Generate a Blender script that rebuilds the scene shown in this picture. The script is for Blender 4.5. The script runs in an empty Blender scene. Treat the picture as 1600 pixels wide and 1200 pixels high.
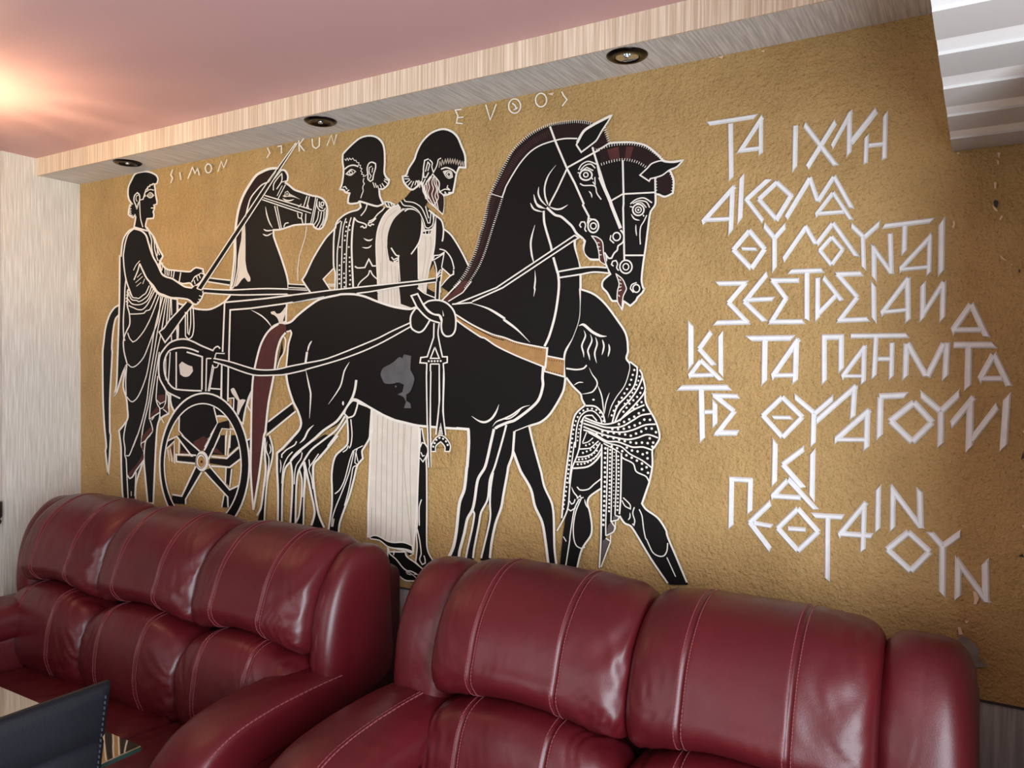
import bpy, bmesh, math, random
from mathutils import Vector, Matrix, noise
from mathutils.geometry import tessellate_polygon

S = bpy.context.scene
COL = S.collection
random.seed(7)

# ---------------------------------------------------------------- camera
# world: mural wall is the plane y = 0 (room at y < 0), left wall face x = 0, floor z = 0
CAM = Vector((3.4693, -2.0, 1.55))
yaw, pitch, roll = 0.5433, -0.021, 0.0078
fwd = Vector((-math.sin(yaw) * math.cos(pitch), math.cos(yaw) * math.cos(pitch), math.sin(pitch)))
right = Vector((math.cos(yaw), math.sin(yaw), 0.0))
up = right.cross(fwd)
r2 = math.cos(roll) * right + math.sin(roll) * up
u2 = -math.sin(roll) * right + math.cos(roll) * up
cd = bpy.data.cameras.new('camera')
cd.sensor_fit = 'HORIZONTAL'
cd.sensor_width = 36.0
cd.lens = 36.0 * 1221.1 / 1600.0
cd.clip_start = 0.05
cam = bpy.data.objects.new('camera', cd)
COL.objects.link(cam)
cam.matrix_world = Matrix(((r2.x, u2.x, -fwd.x, CAM.x), (r2.y, u2.y, -fwd.y, CAM.y), (r2.z, u2.z, -fwd.z, CAM.z), (0, 0, 0, 1)))
S.camera = cam

# ---------------------------------------------------------------- world, light, exposure
S.view_settings.view_transform = 'Standard'
S.view_settings.look = 'None'
S.view_settings.gamma = 1.0
S.view_settings.use_curve_mapping = False
S.view_settings.exposure = 0.0
w = bpy.data.worlds.new('world')
S.world = w
w.use_nodes = True
w.node_tree.nodes['Background'].inputs[0].default_value = (0.75, 0.85, 1.0, 1)
w.node_tree.nodes['Background'].inputs[1].default_value = 0.35


def area(name, loc, size, power, color, direction, spread=math.pi):
    l = bpy.data.lights.new(name, 'AREA')
    l.shape = 'RECTANGLE'
    l.size, l.size_y = size
    l.energy = power
    l.color = color
    l.spread = spread
    o = bpy.data.objects.new(name, l)
    COL.objects.link(o)
    o.location = loc
    o.rotation_euler = Vector(direction).to_track_quat('-Z', 'Y').to_euler()
    return o


WIN_POWER, BACK_POWER, LAMP_POWER = 208.0, 26.0, 19.0
area('window_daylight', (4.22, -2.55, 1.25), (2.3, 2.1), WIN_POWER, (0.82, 0.91, 1.0), (-1, 0, 0))
area('back_fill_light', (0.9, -4.40, 1.55), (1.9, 1.4), BACK_POWER, (0.95, 0.96, 1.0), (0, 1, 0))  # fill light added behind the camera, set in an invented window opening
pl = bpy.data.lights.new('pendant_bulb', 'POINT')
pl.energy = LAMP_POWER
pl.color = (1.0, 0.78, 0.47)
pl.shadow_soft_size = 0.02
plo = bpy.data.objects.new('pendant_bulb', pl)
COL.objects.link(plo)
plo.location = (0.66, -0.86, 2.13)


# ---------------------------------------------------------------- helpers
def tag(o, label=None, cat=None, group=None, kind=None):
    if label: o['label'] = label
    if cat: o['category'] = cat
    if group: o['group'] = group
    if kind: o['kind'] = kind
    return o


def empty(name, loc=(0, 0, 0), parent=None):
    o = bpy.data.objects.new(name, None)
    o.empty_display_size = 0.1
    COL.objects.link(o)
    o.location = loc
    if parent: o.parent = parent
    return o


def link(name, bm, mats, parent=None, smooth=False):
    me = bpy.data.meshes.new(name)
    bm.to_mesh(me)
    bm.free()
    for m in (mats if isinstance(mats, (list, tuple)) else [mats]):
        me.materials.append(m)
    if smooth:
        for p in me.polygons: p.use_smooth = True
    o = bpy.data.objects.new(name, me)
    COL.objects.link(o)
    if parent:
        o.parent = parent
        o.matrix_parent_inverse = Matrix.Translation(-Vector(world_loc(parent)))
    return o


def world_loc(o):
    v = Vector(o.location)
    if o.parent: v = v + world_loc(o.parent) + o.matrix_parent_inverse.translation
    return v


def box(bm, lo, hi, bevel=0.0, seg=2, mi=0):
    x0, y0, z0 = lo
    x1, y1, z1 = hi
    vs = [bm.verts.new(p) for p in ((x0, y0, z0), (x1, y0, z0), (x1, y1, z0), (x0, y1, z0), (x0, y0, z1), (x1, y0, z1), (x1, y1, z1), (x0, y1, z1))]
    fs = []
    for q in ((0, 3, 2, 1), (4, 5, 6, 7), (0, 1, 5, 4), (1, 2, 6, 5), (2, 3, 7, 6), (3, 0, 4, 7)):
        f = bm.faces.new([vs[i] for i in q])
        f.material_index = mi
        fs.append(f)
    if bevel > 0:
        es = list({e for f in fs for e in f.edges})
        bmesh.ops.bevel(bm, geom=es, offset=bevel, segments=seg, affect='EDGES', profile=0.5)
    return vs


def boxo(name, lo, hi, mat, parent=None, bevel=0.0, seg=2):
    bm = bmesh.new()
    box(bm, lo, hi, bevel, seg)
    return link(name, bm, mat, parent, smooth=False)


def lathe(bm, prof, c, n=40, mi=0):
    """prof: (radius, z) list, closed around the z axis at c"""
    rings = []
    for r, z in prof:
        if r < 1e-6:
            rings.append([bm.verts.new((c[0], c[1], c[2] + z))])
        else:
            rings.append([bm.verts.new((c[0] + r * math.cos(2 * math.pi * i / n), c[1] + r * math.sin(2 * math.pi * i / n), c[2] + z)) for i in range(n)])
    for a, b in zip(rings, rings[1:]):
        for i in range(n):
            j = (i + 1) % n
            q = [a[i % len(a)], a[j % len(a)], b[j % len(b)], b[i % len(b)]]
            q = list(dict.fromkeys(q))
            if len(q) >= 3:
                f = bm.faces.new(q)
                f.material_index = mi
                f.smooth = True


def crom(pts, closed=False, n=6, corner=0.62):
    """Catmull-Rom through pts, broken at sharp corners"""
    P = [Vector(p) for p in pts]
    m = len(P)
    if m < 3: return P

    def sharp(i):
        if not closed and (i == 0 or i == m - 1): return True
        a = P[i] - P[i - 1]
        b = P[(i + 1) % m] - P[i]
        if a.length < 1e-9 or b.length < 1e-9: return True
        return a.normalized().dot(b.normalized()) < corner
    out = []
    for i in range(m if closed else m - 1):
        p1, p2 = P[i], P[(i + 1) % m]
        j = (i + 1) % m
        t1 = (p2 - p1) * 0.5 if sharp(i) else (p2 - P[i - 1]) * 0.5
        t2 = (p2 - p1) * 0.5 if sharp(j) else (P[(j + 1) % m] - p1) * 0.5
        L = (p2 - p1).length
        if t1.length > L: t1 = t1 * (L / t1.length)
        if t2.length > L: t2 = t2 * (L / t2.length)
        for k in range(n):
            t = k / n
            t3, tt = t * t * t, t * t
            out.append((2 * t3 - 3 * tt + 1) * p1 + (t3 - 2 * tt + t) * t1 + (-2 * t3 + 3 * tt) * p2 + (t3 - tt) * t2)
    if not closed: out.append(P[-1])
    return out


# ---------------------------------------------------------------- materials
def mat(name, color, rough=0.5, spec=0.5, metallic=0.0, noise_scale=None, noise_amt=0.0, bump=None, stretch=(1, 1, 1), color2=None, coat=0.0, detail=4.0, ramp=(0.3, 0.7)):
    m = bpy.data.materials.new(name)
    m.use_nodes = True
    nt = m.node_tree
    b = nt.nodes['Principled BSDF']
    b.inputs['Base Color'].default_value = (*color, 1)
    b.inputs['Roughness'].default_value = rough
    b.inputs['Specular IOR Level'].default_value = spec
    b.inputs['Metallic'].default_value = metallic
    if coat:
        b.inputs['Coat Weight'].default_value = coat
        b.inputs['Coat Roughness'].default_value = 0.2
    if noise_scale or bump:
        tc = nt.nodes.new('ShaderNodeTexCoord')
        mp = nt.nodes.new('ShaderNodeMapping')
        mp.inputs['Scale'].default_value = stretch
        nt.links.new(tc.outputs['Object'], mp.inputs['Vector'])
    if noise_scale:
        nz = nt.nodes.new('ShaderNodeTexNoise')
        nz.inputs['Scale'].default_value = noise_scale
        nz.inputs['Detail'].default_value = detail
        nt.links.new(mp.outputs['Vector'], nz.inputs['Vector'])
        rp = nt.nodes.new('ShaderNodeValToRGB')
        c2 = color2 or tuple(c * (1 - noise_amt) for c in color)
        rp.color_ramp.elements[0].position = ramp[0]
        rp.color_ramp.elements[1].position = ramp[1]
        rp.color_ramp.elements[0].color = (*c2, 1)
        rp.color_ramp.elements[1].color = (*color, 1)
        nt.links.new(nz.outputs['Fac'], rp.inputs['Fac'])
        nt.links.new(rp.outputs['Color'], b.inputs['Base Color'])
    if bump:
        last = None
        for sc, st, dist in bump:
            bn = nt.nodes.new('ShaderNodeTexNoise')
            bn.inputs['Scale'].default_value = sc
            bn.inputs['Detail'].default_value = 5.0
            nt.links.new(mp.outputs['Vector'], bn.inputs['Vector'])
            bp = nt.nodes.new('ShaderNodeBump')
            bp.inputs['Strength'].default_value = st
            bp.inputs['Distance'].default_value = dist
            nt.links.new(bn.outputs['Fac'], bp.inputs['Height'])
            if last: nt.links.new(last.outputs['Normal'], bp.inputs['Normal'])
            last = bp
        nt.links.new(last.outputs['Normal'], b.inputs['Normal'])
    return m


M = {}


def gold_mat():
    m = bpy.data.materials.new('gold_plaster')
    m.use_nodes = True
    nt = m.node_tree
    N, L = nt.nodes, nt.links
    b = N['Principled BSDF']
    b.inputs['Roughness'].default_value = 0.52
    b.inputs['Specular IOR Level'].default_value = 0.4
    tc = N.new('ShaderNodeTexCoord')

    def nz(scale, detail, rough=0.5):
        n = N.new('ShaderNodeTexNoise')
        n.inputs['Scale'].default_value = scale
        n.inputs['Detail'].default_value = detail
        n.inputs['Roughness'].default_value = rough
        L.new(tc.outputs['Object'], n.inputs['Vector'])
        return n

    def ramp(n, stops):
        r = N.new('ShaderNodeValToRGB')
        e = r.color_ramp.elements
        e[0].position, e[0].color = stops[0][0], (*stops[0][1], 1)
        e[1].position, e[1].color = stops[-1][0], (*stops[-1][1], 1)
        for p, c in stops[1:-1]:
            k = e.new(p)
            k.color = (*c, 1)
        L.new(n.outputs['Fac'], r.inputs['Fac'])
        return r
    big = ramp(nz(4.5, 6.0, 0.6), [(0.32, (0.35, 0.218, 0.076)), (0.68, (0.455, 0.292, 0.110))])
    pit = ramp(nz(130.0, 3.0, 0.6), [(0.30, (0.42, 0.38, 0.34)), (0.46, (1, 1, 1)), (0.72, (1.0, 1.0, 1.0)), (0.80, (1.25, 1.25, 1.22))])
    mx = N.new('ShaderNodeMix')
    mx.data_type = 'RGBA'
    mx.blend_type = 'MULTIPLY'
    mx.inputs['Factor'].default_value = 0.5
    L.new(big.outputs['Color'], mx.inputs['A'])
    L.new(pit.outputs['Color'], mx.inputs['B'])
    L.new(mx.outputs['Result'], b.inputs['Base Color'])
    last = None
    for sc, st, di in ((140.0, 0.9, 0.006), (55.0, 0.8, 0.010), (12.0, 0.25, 0.008)):
        bp = N.new('ShaderNodeBump')
        bp.inputs['Strength'].default_value = st
        bp.inputs['Distance'].default_value = di
        L.new(nz(sc, 4.0, 0.6).outputs['Fac'], bp.inputs['Height'])
        if last: L.new(last.outputs['Normal'], bp.inputs['Normal'])
        last = bp
    L.new(last.outputs['Normal'], b.inputs['Normal'])
    return m


M['gold'] = gold_mat()
M['white'] = mat('white_mural_paint', (0.71, 0.675, 0.595), 0.6, 0.3, noise_scale=40, noise_amt=0.08)
M['black'] = mat('black_mural_paint', (0.0045, 0.0040, 0.0038), 0.55, 0.16, bump=[(60.0, 0.1, 0.002)])
M['cream'] = mat('cream_mural_paint', (0.62, 0.565, 0.475), 0.6, 0.3, noise_scale=25, noise_amt=0.12)
M['darkbrown'] = mat('dark_brown_mural_paint', (0.016, 0.0065, 0.0065), 0.55, 0.16)
M['brown'] = mat('red_brown_mural_paint', (0.075, 0.022, 0.019), 0.55, 0.2, noise_scale=30, noise_amt=0.25)
M['taupe'] = mat('taupe_mural_paint', (0.085, 0.066, 0.064), 0.6, 0.2)
M['ochre'] = mat('ochre_mural_paint', (0.36, 0.19, 0.062), 0.55, 0.4, noise_scale=60, noise_amt=0.25)
M['grey'] = mat('bare_grey_render', (0.10, 0.098, 0.10), 0.8, 0.15, noise_scale=30, noise_amt=0.25)
M['rule'] = mat('pale_fold_paint', (0.40, 0.335, 0.27), 0.6, 0.3)
M['copper'] = mat('copper_hatch_paint', (0.09, 0.045, 0.035), 0.6, 0.3)
M['chip'] = mat('exposed_pale_plaster', (0.62, 0.45, 0.33), 0.85, 0.2)
M['patch'] = mat('bare_cement_patch', (0.23, 0.21, 0.19), 0.85, 0.15, noise_scale=30, noise_amt=0.3)
M['hole_and_shadow'] = mat('dark_hole_and_shadow_line', (0.05, 0.045, 0.045), 0.9, 0.1)  # plaster holes, and the painted shadow line above the dado
M['letter'] = mat('white_relief_paint', (0.70, 0.705, 0.71), 0.5, 0.3, noise_scale=35, noise_amt=0.10)
M['wallpaper'] = mat('streaked_wallpaper', (0.63, 0.605, 0.55), 0.7, 0.25, noise_scale=1.0, color2=(0.46, 0.425, 0.365), stretch=(240, 240, 7), detail=3.0, bump=[(1.0, 0.25, 0.002)], ramp=(0.38, 0.66))
M['fascia'] = mat('cream_streaked_wallpaper', (0.76, 0.64, 0.50), 0.6, 0.3, noise_scale=1.0, color2=(0.52, 0.39, 0.27), stretch=(210, 210, 3), detail=3.0, bump=[(1.0, 0.3, 0.002)], ramp=(0.38, 0.66))
M['soffit'] = mat('grey_streaked_wallpaper', (0.70, 0.66, 0.62), 0.6, 0.3, noise_scale=1.0, color2=(0.48, 0.445, 0.415), stretch=(190, 7, 60), detail=3.0, bump=[(1.0, 0.25, 0.002)], ramp=(0.38, 0.66))
M['dado'] = mat('grey_dado_wallpaper', (0.42, 0.40, 0.385), 0.65, 0.3, noise_scale=1.0, color2=(0.27, 0.255, 0.25), stretch=(110, 110, 5), detail=3.0, ramp=(0.38, 0.66))
M['ceiling'] = mat('pink_satin_ceiling', (0.58, 0.345, 0.34), 0.5, 0.4)
M['slat'] = mat('pale_grey_slat', (0.50, 0.485, 0.47), 0.5, 0.3)
M['floor'] = mat('brown_floor', (0.16, 0.10, 0.065), 0.4, 0.4, noise_scale=4, noise_amt=0.4, stretch=(1, 8, 1))
M['plain'] = mat('beige_room_paint', (0.62, 0.55, 0.47), 0.8, 0.2)
M['panel'] = mat('white_panel', (0.88, 0.88, 0.875), 0.5, 0.3)
M['leather'] = mat('burgundy_leather', (0.080, 0.0046, 0.0078), 0.38, 0.45, noise_scale=6, color2=(0.060, 0.0033, 0.0056), bump=[(420.0, 0.2, 0.0012), (22.0, 0.12, 0.006)], coat=0.06)
M['leather_shaded'] = mat('burgundy_leather_shaded', (0.03, 0.003, 0.005), 0.5, 0.3)  # darkened copy of the leather, shade of the sofa side put into the colour
M['thread'] = mat('pink_thread', (0.22, 0.055, 0.065), 0.6, 0.2)
M['chair'] = mat('black_leather', (0.0040, 0.0046, 0.0068), 0.52, 0.24, bump=[(300.0, 0.25, 0.0015)])
M['chair_thread'] = mat('grey_thread', (0.03, 0.034, 0.045), 0.6, 0.2)
M['metal'] = mat('dark_chrome', (0.035, 0.03, 0.028), 0.22, 0.5, metallic=1.0)
M['lens'] = mat('lamp_reflector', (0.75, 0.80, 0.85), 0.12, 0.5, metallic=1.0)
M['steel'] = mat('brushed_steel', (0.55, 0.55, 0.56), 0.3, 0.5, metallic=1.0)
M['blackmetal'] = mat('black_metal', (0.012, 0.012, 0.013), 0.4, 0.4)
M['shade'] = mat('amber_glass_shade', (0.55, 0.33, 0.14), 0.4, 0.4)
M['edge'] = mat('green_glass_edge', (0.004, 0.014, 0.011), 0.15, 0.4)


def glass_mat():
    m = bpy.data.materials.new('bronze_glass')
    m.use_nodes = True
    nt = m.node_tree
    b = nt.nodes['Principled BSDF']
    b.inputs['Base Color'].default_value = (0.045, 0.03, 0.022, 1)
    b.inputs['Roughness'].default_value = 0.03
    gl = nt.nodes.new('ShaderNodeBsdfGlossy')
    gl.inputs['Color'].default_value = (0.80, 0.66, 0.52, 1)
    gl.inputs['Roughness'].default_value = 0.025
    mx = nt.nodes.new('ShaderNodeMixShader')
    mx.inputs[0].default_value = 0.62
    nt.links.new(b.outputs[0], mx.inputs[1])
    nt.links.new(gl.outputs[0], mx.inputs[2])
    nt.links.new(mx.outputs[0], nt.nodes['Material Output'].inputs['Surface'])
    return m


M['glass'] = glass_mat()


def shade_mat():
    m = bpy.data.materials.new('amber_fabric_shade')
    m.use_nodes = True
    nt = m.node_tree
    tr = nt.nodes.new('ShaderNodeBsdfTransparent')
    tr.inputs['Color'].default_value = (1.0, 0.85, 0.65, 1)
    nt.nodes['Principled BSDF'].inputs['Base Color'].default_value = (0.55, 0.33, 0.14, 1)
    mx = nt.nodes.new('ShaderNodeMixShader')
    mx.inputs[0].default_value = 0.12
    nt.links.new(nt.nodes['Principled BSDF'].outputs[0], mx.inputs[1])
    nt.links.new(tr.outputs[0], mx.inputs[2])
    nt.links.new(mx.outputs[0], nt.nodes['Material Output'].inputs['Surface'])
    return m


M['shade'] = shade_mat()

# ---------------------------------------------------------------- room shell
SOFFIT, CEIL, DADO, FASCIA = 2.352, 2.424, 0.826, -0.187
SLAT_Z, SLAT_X = 2.037, 3.40


def struct(name, lo, hi, m, bevel=0.0):
    return tag(boxo(name, lo, hi, m, bevel=bevel), kind='structure')


struct('floor', (-2.6, -4.6, -0.1), (4.4, 0.2, 0.0), M['floor'])
struct('ceiling', (-2.6, -4.6, CEIL), (4.4, 0.2, CEIL + 0.08), M['ceiling'])
struct('wall_mural_side', (-0.7, 0.0, DADO), (3.70, 0.15, CEIL), M['gold'])
struct('wall_dado', (-0.7, 0.003, 0.0), (3.70, 0.15, DADO - 0.004), M['dado'])
struct('dado_shadow_strip', (0.0, -0.001, DADO - 0.005), (3.56, 0.01, DADO + 0.001), M['hole_and_shadow'])  # dark strip painting the shadow line under the plaster edge
struct('wall_left', (-0.7, -0.327, 0.0), (0.0, 0.0, CEIL), M['wallpaper'])
struct('wall_left_far', (-2.6, -0.327, 0.0), (-0.7, 0.0, CEIL), M['wallpaper'])
struct('wall_left_side', (-2.75, -4.6, 0.0), (-2.6, 0.0, CEIL), M['plain'])
struct('wall_right_pier', (3.56, -0.58, 0.0), (4.4, 0.0, CEIL), M['plain'])
# right wall with its window opening (x = 4.28), behind and beside the camera
bm = bmesh.new()
box(bm, (4.28, -1.30, 0.0), (4.4, -0.58, CEIL))
box(bm, (4.28, -4.6, 0.0), (4.4, -3.80, CEIL))
box(bm, (4.28, -3.80, 0.0), (4.4, -1.30, 0.12))
box(bm, (4.28, -3.80, 2.36), (4.4, -1.30, CEIL))
tag(link('wall_right', bm, M['plain']), kind='structure')
bm = bmesh.new()
for y in (-3.80, -2.58, -1.36):
    box(bm, (4.30, y, 0.12), (4.36, y + 0.06, 2.36))
box(bm, (4.30, -3.80, 0.12), (4.36, -1.30, 0.20))
box(bm, (4.30, -3.80, 2.30), (4.36, -1.30, 2.36))
tag(link('window_1', bm, M['panel']), kind='structure')
bm = bmesh.new()
box(bm, (-2.6, -4.6, 0.0), (-0.15, -4.48, CEIL))
box(bm, (1.95, -4.6, 0.0), (4.4, -4.48, CEIL))
box(bm, (-0.15, -4.6, 0.0), (1.95, -4.48, 0.75))
box(bm, (-0.15, -4.6, 2.32), (1.95, -4.48, CEIL))
tag(link('wall_back', bm, M['plain']), kind='structure')
bm = bmesh.new()
for x in (-0.15, 0.87, 1.89):
    box(bm, (x, -4.56, 0.75), (x + 0.06, -4.50, 2.32))
box(bm, (-0.15, -4.56, 0.75), (1.95, -4.50, 0.81))
box(bm, (-0.15, -4.56, 2.26), (1.95, -4.50, 2.32))
tag(link('fill_window_frame', bm, M['panel']), kind='structure')  # frame added around the fill light, an invented window

# bulkhead along the mural wall: cream fascia board in front of the grey soffit
struct('ceiling_soffit', (0.0, FASCIA + 0.006, SOFFIT), (3.56, 0.0, CEIL), M['soffit'])
struct('trim_2', (0.0, FASCIA, SOFFIT - 0.001), (3.56, FASCIA + 0.006, CEIL), M['fascia'])

# lowered slatted panel at the top right: deep slats under a white board, running along the wall
sl = empty('slatted_ceiling_panel', (SLAT_X, 0, SLAT_Z))
tag(sl, 'white slatted panel hanging under the bulkhead at the top right corner', 'panel')
bm = bmesh.new()
box(bm, (SLAT_X, -1.40, SLAT_Z + 0.004), (3.56, -0.002, SLAT_Z + 0.06))
box(bm, (SLAT_X, -1.40, SLAT_Z + 0.06), (SLAT_X + 0.02, -0.002, SOFFIT - 0.002))
link('backing_board', bm, M['panel'], sl)
pitch_y, slat_w = 0.1705, 0.106
y1 = -0.002
k = 0
while y1 > -1.35:
    bm = bmesh.new()
    wd = slat_w
    box(bm, (SLAT_X, y1 - wd, SLAT_Z), (3.56, y1, SLAT_Z + 0.004), 0.0, 1)
    link('slat', bm, M['slat'], sl)
    y1 -= pitch_y

# ---------------------------------------------------------------- recessed spotlights in the soffit
spot_labels = ['recessed spotlight in the soffit above the charioteer, nearest the left wall',
               'recessed spotlight in the soffit between the other two, above the small horse',
               'recessed spotlight with bright reflector, above the large horses at right']
for i, x in enumerate((0.545, 1.595, 2.672)):
    sp = empty('recessed_spotlight', (x, -0.122, SOFFIT))
    tag(sp, spot_labels[i], 'spotlight', 'recessed spotlights in the soffit')
    bm = bmesh.new()
    lathe(bm, [(0.030, -0.0005), (0.030, -0.004), (0.034, -0.0075), (0.046, -0.006), (0.0525, -0.002), (0.0535, 0.0), (0.050, 0.0)], (x, -0.122, SOFFIT))
    link('trim_ring', bm, M['metal'], sp)
    bm = bmesh.new()
    lathe(bm, [(0.0295, -0.0045), (0.024, -0.001), (0.0, -0.0005)], (x, -0.122, SOFFIT), 32)
    link('reflector', bm, M['lens'] if i == 2 else M['metal'], sp)
    bm = bmesh.new()
    lathe(bm, [(0.0, -0.0085), (0.006, -0.008), (0.0085, -0.005), (0.0085, -0.002)], (x, -0.122, SOFFIT), 20)
    link('bulb', bm, M['lens'], sp)

# pendant lamp over the left sofa (just outside the frame), with a ribbed shade that throws streaks on the ceiling
pd = empty('pendant_lamp', (0.66, -0.86, CEIL))
tag(pd, 'small pendant lamp with ribbed amber shade over the far sofa', 'lamp')
bm = bmesh.new()
lathe(bm, [(0.0, 0.0), (0.05, 0.0), (0.05, -0.02), (0.012, -0.03), (0.012, -0.24), (0.0, -0.24)], (0.66, -0.86, CEIL), 24)
link('rod', bm, M['metal'], pd)
bm = bmesh.new()
rr = random.Random(4)
a = 0.0
while a < 2 * math.pi - 0.05:
    wd = rr.uniform(0.02, 0.13)
    zt = CEIL - rr.uniform(0.205, 0.25)
    n = 4
    vs = [(bm.verts.new((0.66 + 0.10 * math.cos(a + wd * j / n), -0.86 + 0.10 * math.sin(a + wd * j / n), CEIL - 0.34)),
           bm.verts.new((0.66 + 0.10 * math.cos(a + wd * j / n), -0.86 + 0.10 * math.sin(a + wd * j / n), zt))) for j in range(n + 1)]
    for p, q in zip(vs, vs[1:]): bm.faces.new((p[0], q[0], q[1], p[1]))
    a += wd + rr.uniform(0.04, 0.22)
lathe(bm, [(0.0, -0.342), (0.06, -0.342), (0.1, -0.34)], (0.66, -0.86, CEIL), 32)
link('ribbed_shade', bm, M['shade'], pd)

# black post at the far left, beside the end of the wallpapered wall
po = empty('black_post', (0.026, -0.372, 0))
tag(po, 'slim black metal post with a thicker cap at the far left edge', 'post')
bm = bmesh.new()
lathe(bm, [(0.0, 0.0), (0.09, 0.0), (0.09, 0.012), (0.011, 0.02), (0.011, 0.905), (0.0, 0.905)], (0.026, -0.372, 0), 24)
link('pole', bm, M['blackmetal'], po)
bm = bmesh.new()
lathe(bm, [(0.0, 0.895), (0.022, 0.895), (0.026, 0.905), (0.020, 0.915), (0.028, 0.925), (0.028, 0.985), (0.0, 0.99)], (0.026, -0.372, 0), 24)
link('cap', bm, M['blackmetal'], po)

# ---------------------------------------------------------------- leather sofas
def loop2(prof, m=84):
    """closed smooth (depth, height) profile resampled to m points, with normals"""
    P = crom(prof, True, 12, corner=-2)
    L = [0.0]
    for i in range(len(P)): L.append(L[-1] + (P[(i + 1) % len(P)] - P[i]).length)
    out = []
    j = 0
    for k in range(m):
        s = L[-1] * k / m
        while L[j + 1] < s: j += 1
        t = (s - L[j]) / max(1e-9, L[j + 1] - L[j])
        out.append(P[j].lerp(P[(j + 1) % len(P)], t))
    return out


def pillow(name, parent, m, x0, x1, prof, seams=(), arch=None, bulge=0.012, p=7.0, wr=0.006, wr_side=(1, 1), seed=0.0, nu=110, crown=0.0, stitch_v=(0.0, 0.45), tilt=0.0, puff=None):
    """upholstered cushion: profile in (distance from wall, height) swept along x, ends rounded"""
    R = loop2(prof)
    mm = len(R)
    c = sum(R, Vector((0, 0))) / mm
    N = []
    for i in range(mm):
        t = R[(i + 1) % mm] - R[i - 1]
        n = Vector((t.y, -t.x)).normalized()
        if n.dot(R[i] - c) < 0: n = -n
        N.append(n)

    def surf(u, i, lift=0.0):
        e = abs(2 * u - 1)
        s = max(0.0, 1 - e ** p) ** (1 / p)
        q = c + (R[i] - c) * (0.06 + 0.94 * s)
        front = max(0.0, N[i].x) ** 0.5 if N[i].x > 0 else 0.0
        top = max(0.0, N[i].y)
        d = bulge * (1 - e * e) * (0.4 + 0.6 * front)
        for us in seams:
            d -= 0.0045 * math.exp(-((u - us) / (0.006 / (x1 - x0) * 0.9)) ** 2) * min(1.0, front + top)
            d += 0.0018 * math.exp(-((u - us) / (0.03 / (x1 - x0))) ** 2) * min(1.0, front + top)
        x = x0 + (x1 - x0) * u
        du = min(u, 1 - u) * (x1 - x0)
        side = wr_side[0] if u < 0.5 else wr_side[1]
        if wr and side:
            a = wr * side * math.exp(-du / 0.075) * min(1.0, du / 0.012)
            n1 = noise.noise(Vector((x * 9.0 + seed, q.y * 34 + q.x * 20 + du * 14, seed * 3.1)))
            n2 = noise.noise(Vector((x * 7.0 + seed, q.y * 17 + q.x * 10 - du * 10, seed * 1.7 + 9)))
            d += a * (n1 * 0.7 + n2 * 0.7)
            lowr = 1.0 - 0.6 * max(0.0, min(1.0, (q.y - 0.78) / 0.2))
            d += wr * 0.36 * side * lowr * math.exp(-du / 0.10) * min(1.0, du / 0.02) * math.sin(6.283 * (q.y * 15 + q.x * 6 - (du if u > 0.5 else -du) * 17 + 2.2 * n2))
            d += 0.0028 * noise.noise(Vector((x * 5 + seed, q.x * 6, q.y * 6)))
            d += 0.0016 * noise.noise(Vector((x * 14 + seed, q.x * 13, q.y * 10 + 5)))
        if puff: d += puff(u, q) * front
        q = q + N[i] * (d * s + lift)
        z = q.y
        if arch: z += arch(u, z)
        z += crown * (1 - e * e)
        return Vector((x, -(q.x) - tilt * (u - 0.5), z))
    us = []
    for k in range(nu + 1):
        t = k / nu
        us.append(0.5 - 0.5 * math.cos(math.pi * t) if False else (t - 0.085 * math.sin(2 * math.pi * t) * 0.9 / 1.0))
    for s0 in seams:
        us += [s0 + k * 0.0035 / (x1 - x0) for k in range(-4, 5)]
    us = sorted(set(max(0.0, min(1.0, u)) for u in us))
    bm = bmesh.new()
    rows = [[bm.verts.new(surf(u, i)) for i in range(mm)] for u in us]
    for a, b in zip(rows, rows[1:]):
        for i in range(mm):
            j = (i + 1) % mm
            bm.faces.new((a[i], a[j], b[j], b[i]))
    bm.faces.new(rows[0][::-1])
    bm.faces.new(rows[-1])
    bmesh.ops.recalc_face_normals(bm, faces=bm.faces[:])
    o = link(name, bm, m, parent, smooth=True)
    if seams:
        i0, i1 = int(stitch_v[0] * mm), int(stitch_v[1] * mm)
        for s0 in seams:
            bm = bmesh.new()
            for off in (-0.008, 0.008):
                u = s0 + off / (x1 - x0)
                pts = [surf(u, i % mm, 0.0006) for i in range(i0, i1)]
                seglen = 0.0
                for a, b in zip(pts, pts[1:]):
                    L = (b - a).length
                    nd = max(1, round(L / 0.0085))
                    for k in range(nd):
                        q0, q1 = a.lerp(b, (k + 0.12) / nd), a.lerp(b, (k + 0.88) / nd)
                        h = 0.0007
                        t = (q1 - q0).normalized()
                        sd = Vector((1, 0, 0))
                        nn = t.cross(sd).normalized()
                        ring = []
                        for q in (q0, q1):
                            ring.append([bm.verts.new(q + sd * h * cx + nn * h * cy) for cx, cy in ((-1, -0.8), (1, -0.8), (1, 1), (-1, 1))])
                        for i in range(4):
                            j = (i + 1) % 4
                            bm.faces.new((ring[0][i], ring[0][j], ring[1][j], ring[1][i]))
                        bm.faces.new(ring[0][::-1]); bm.faces.new(ring[1])
            link('stitching', bm, M['thread'], o)
    return o


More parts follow.
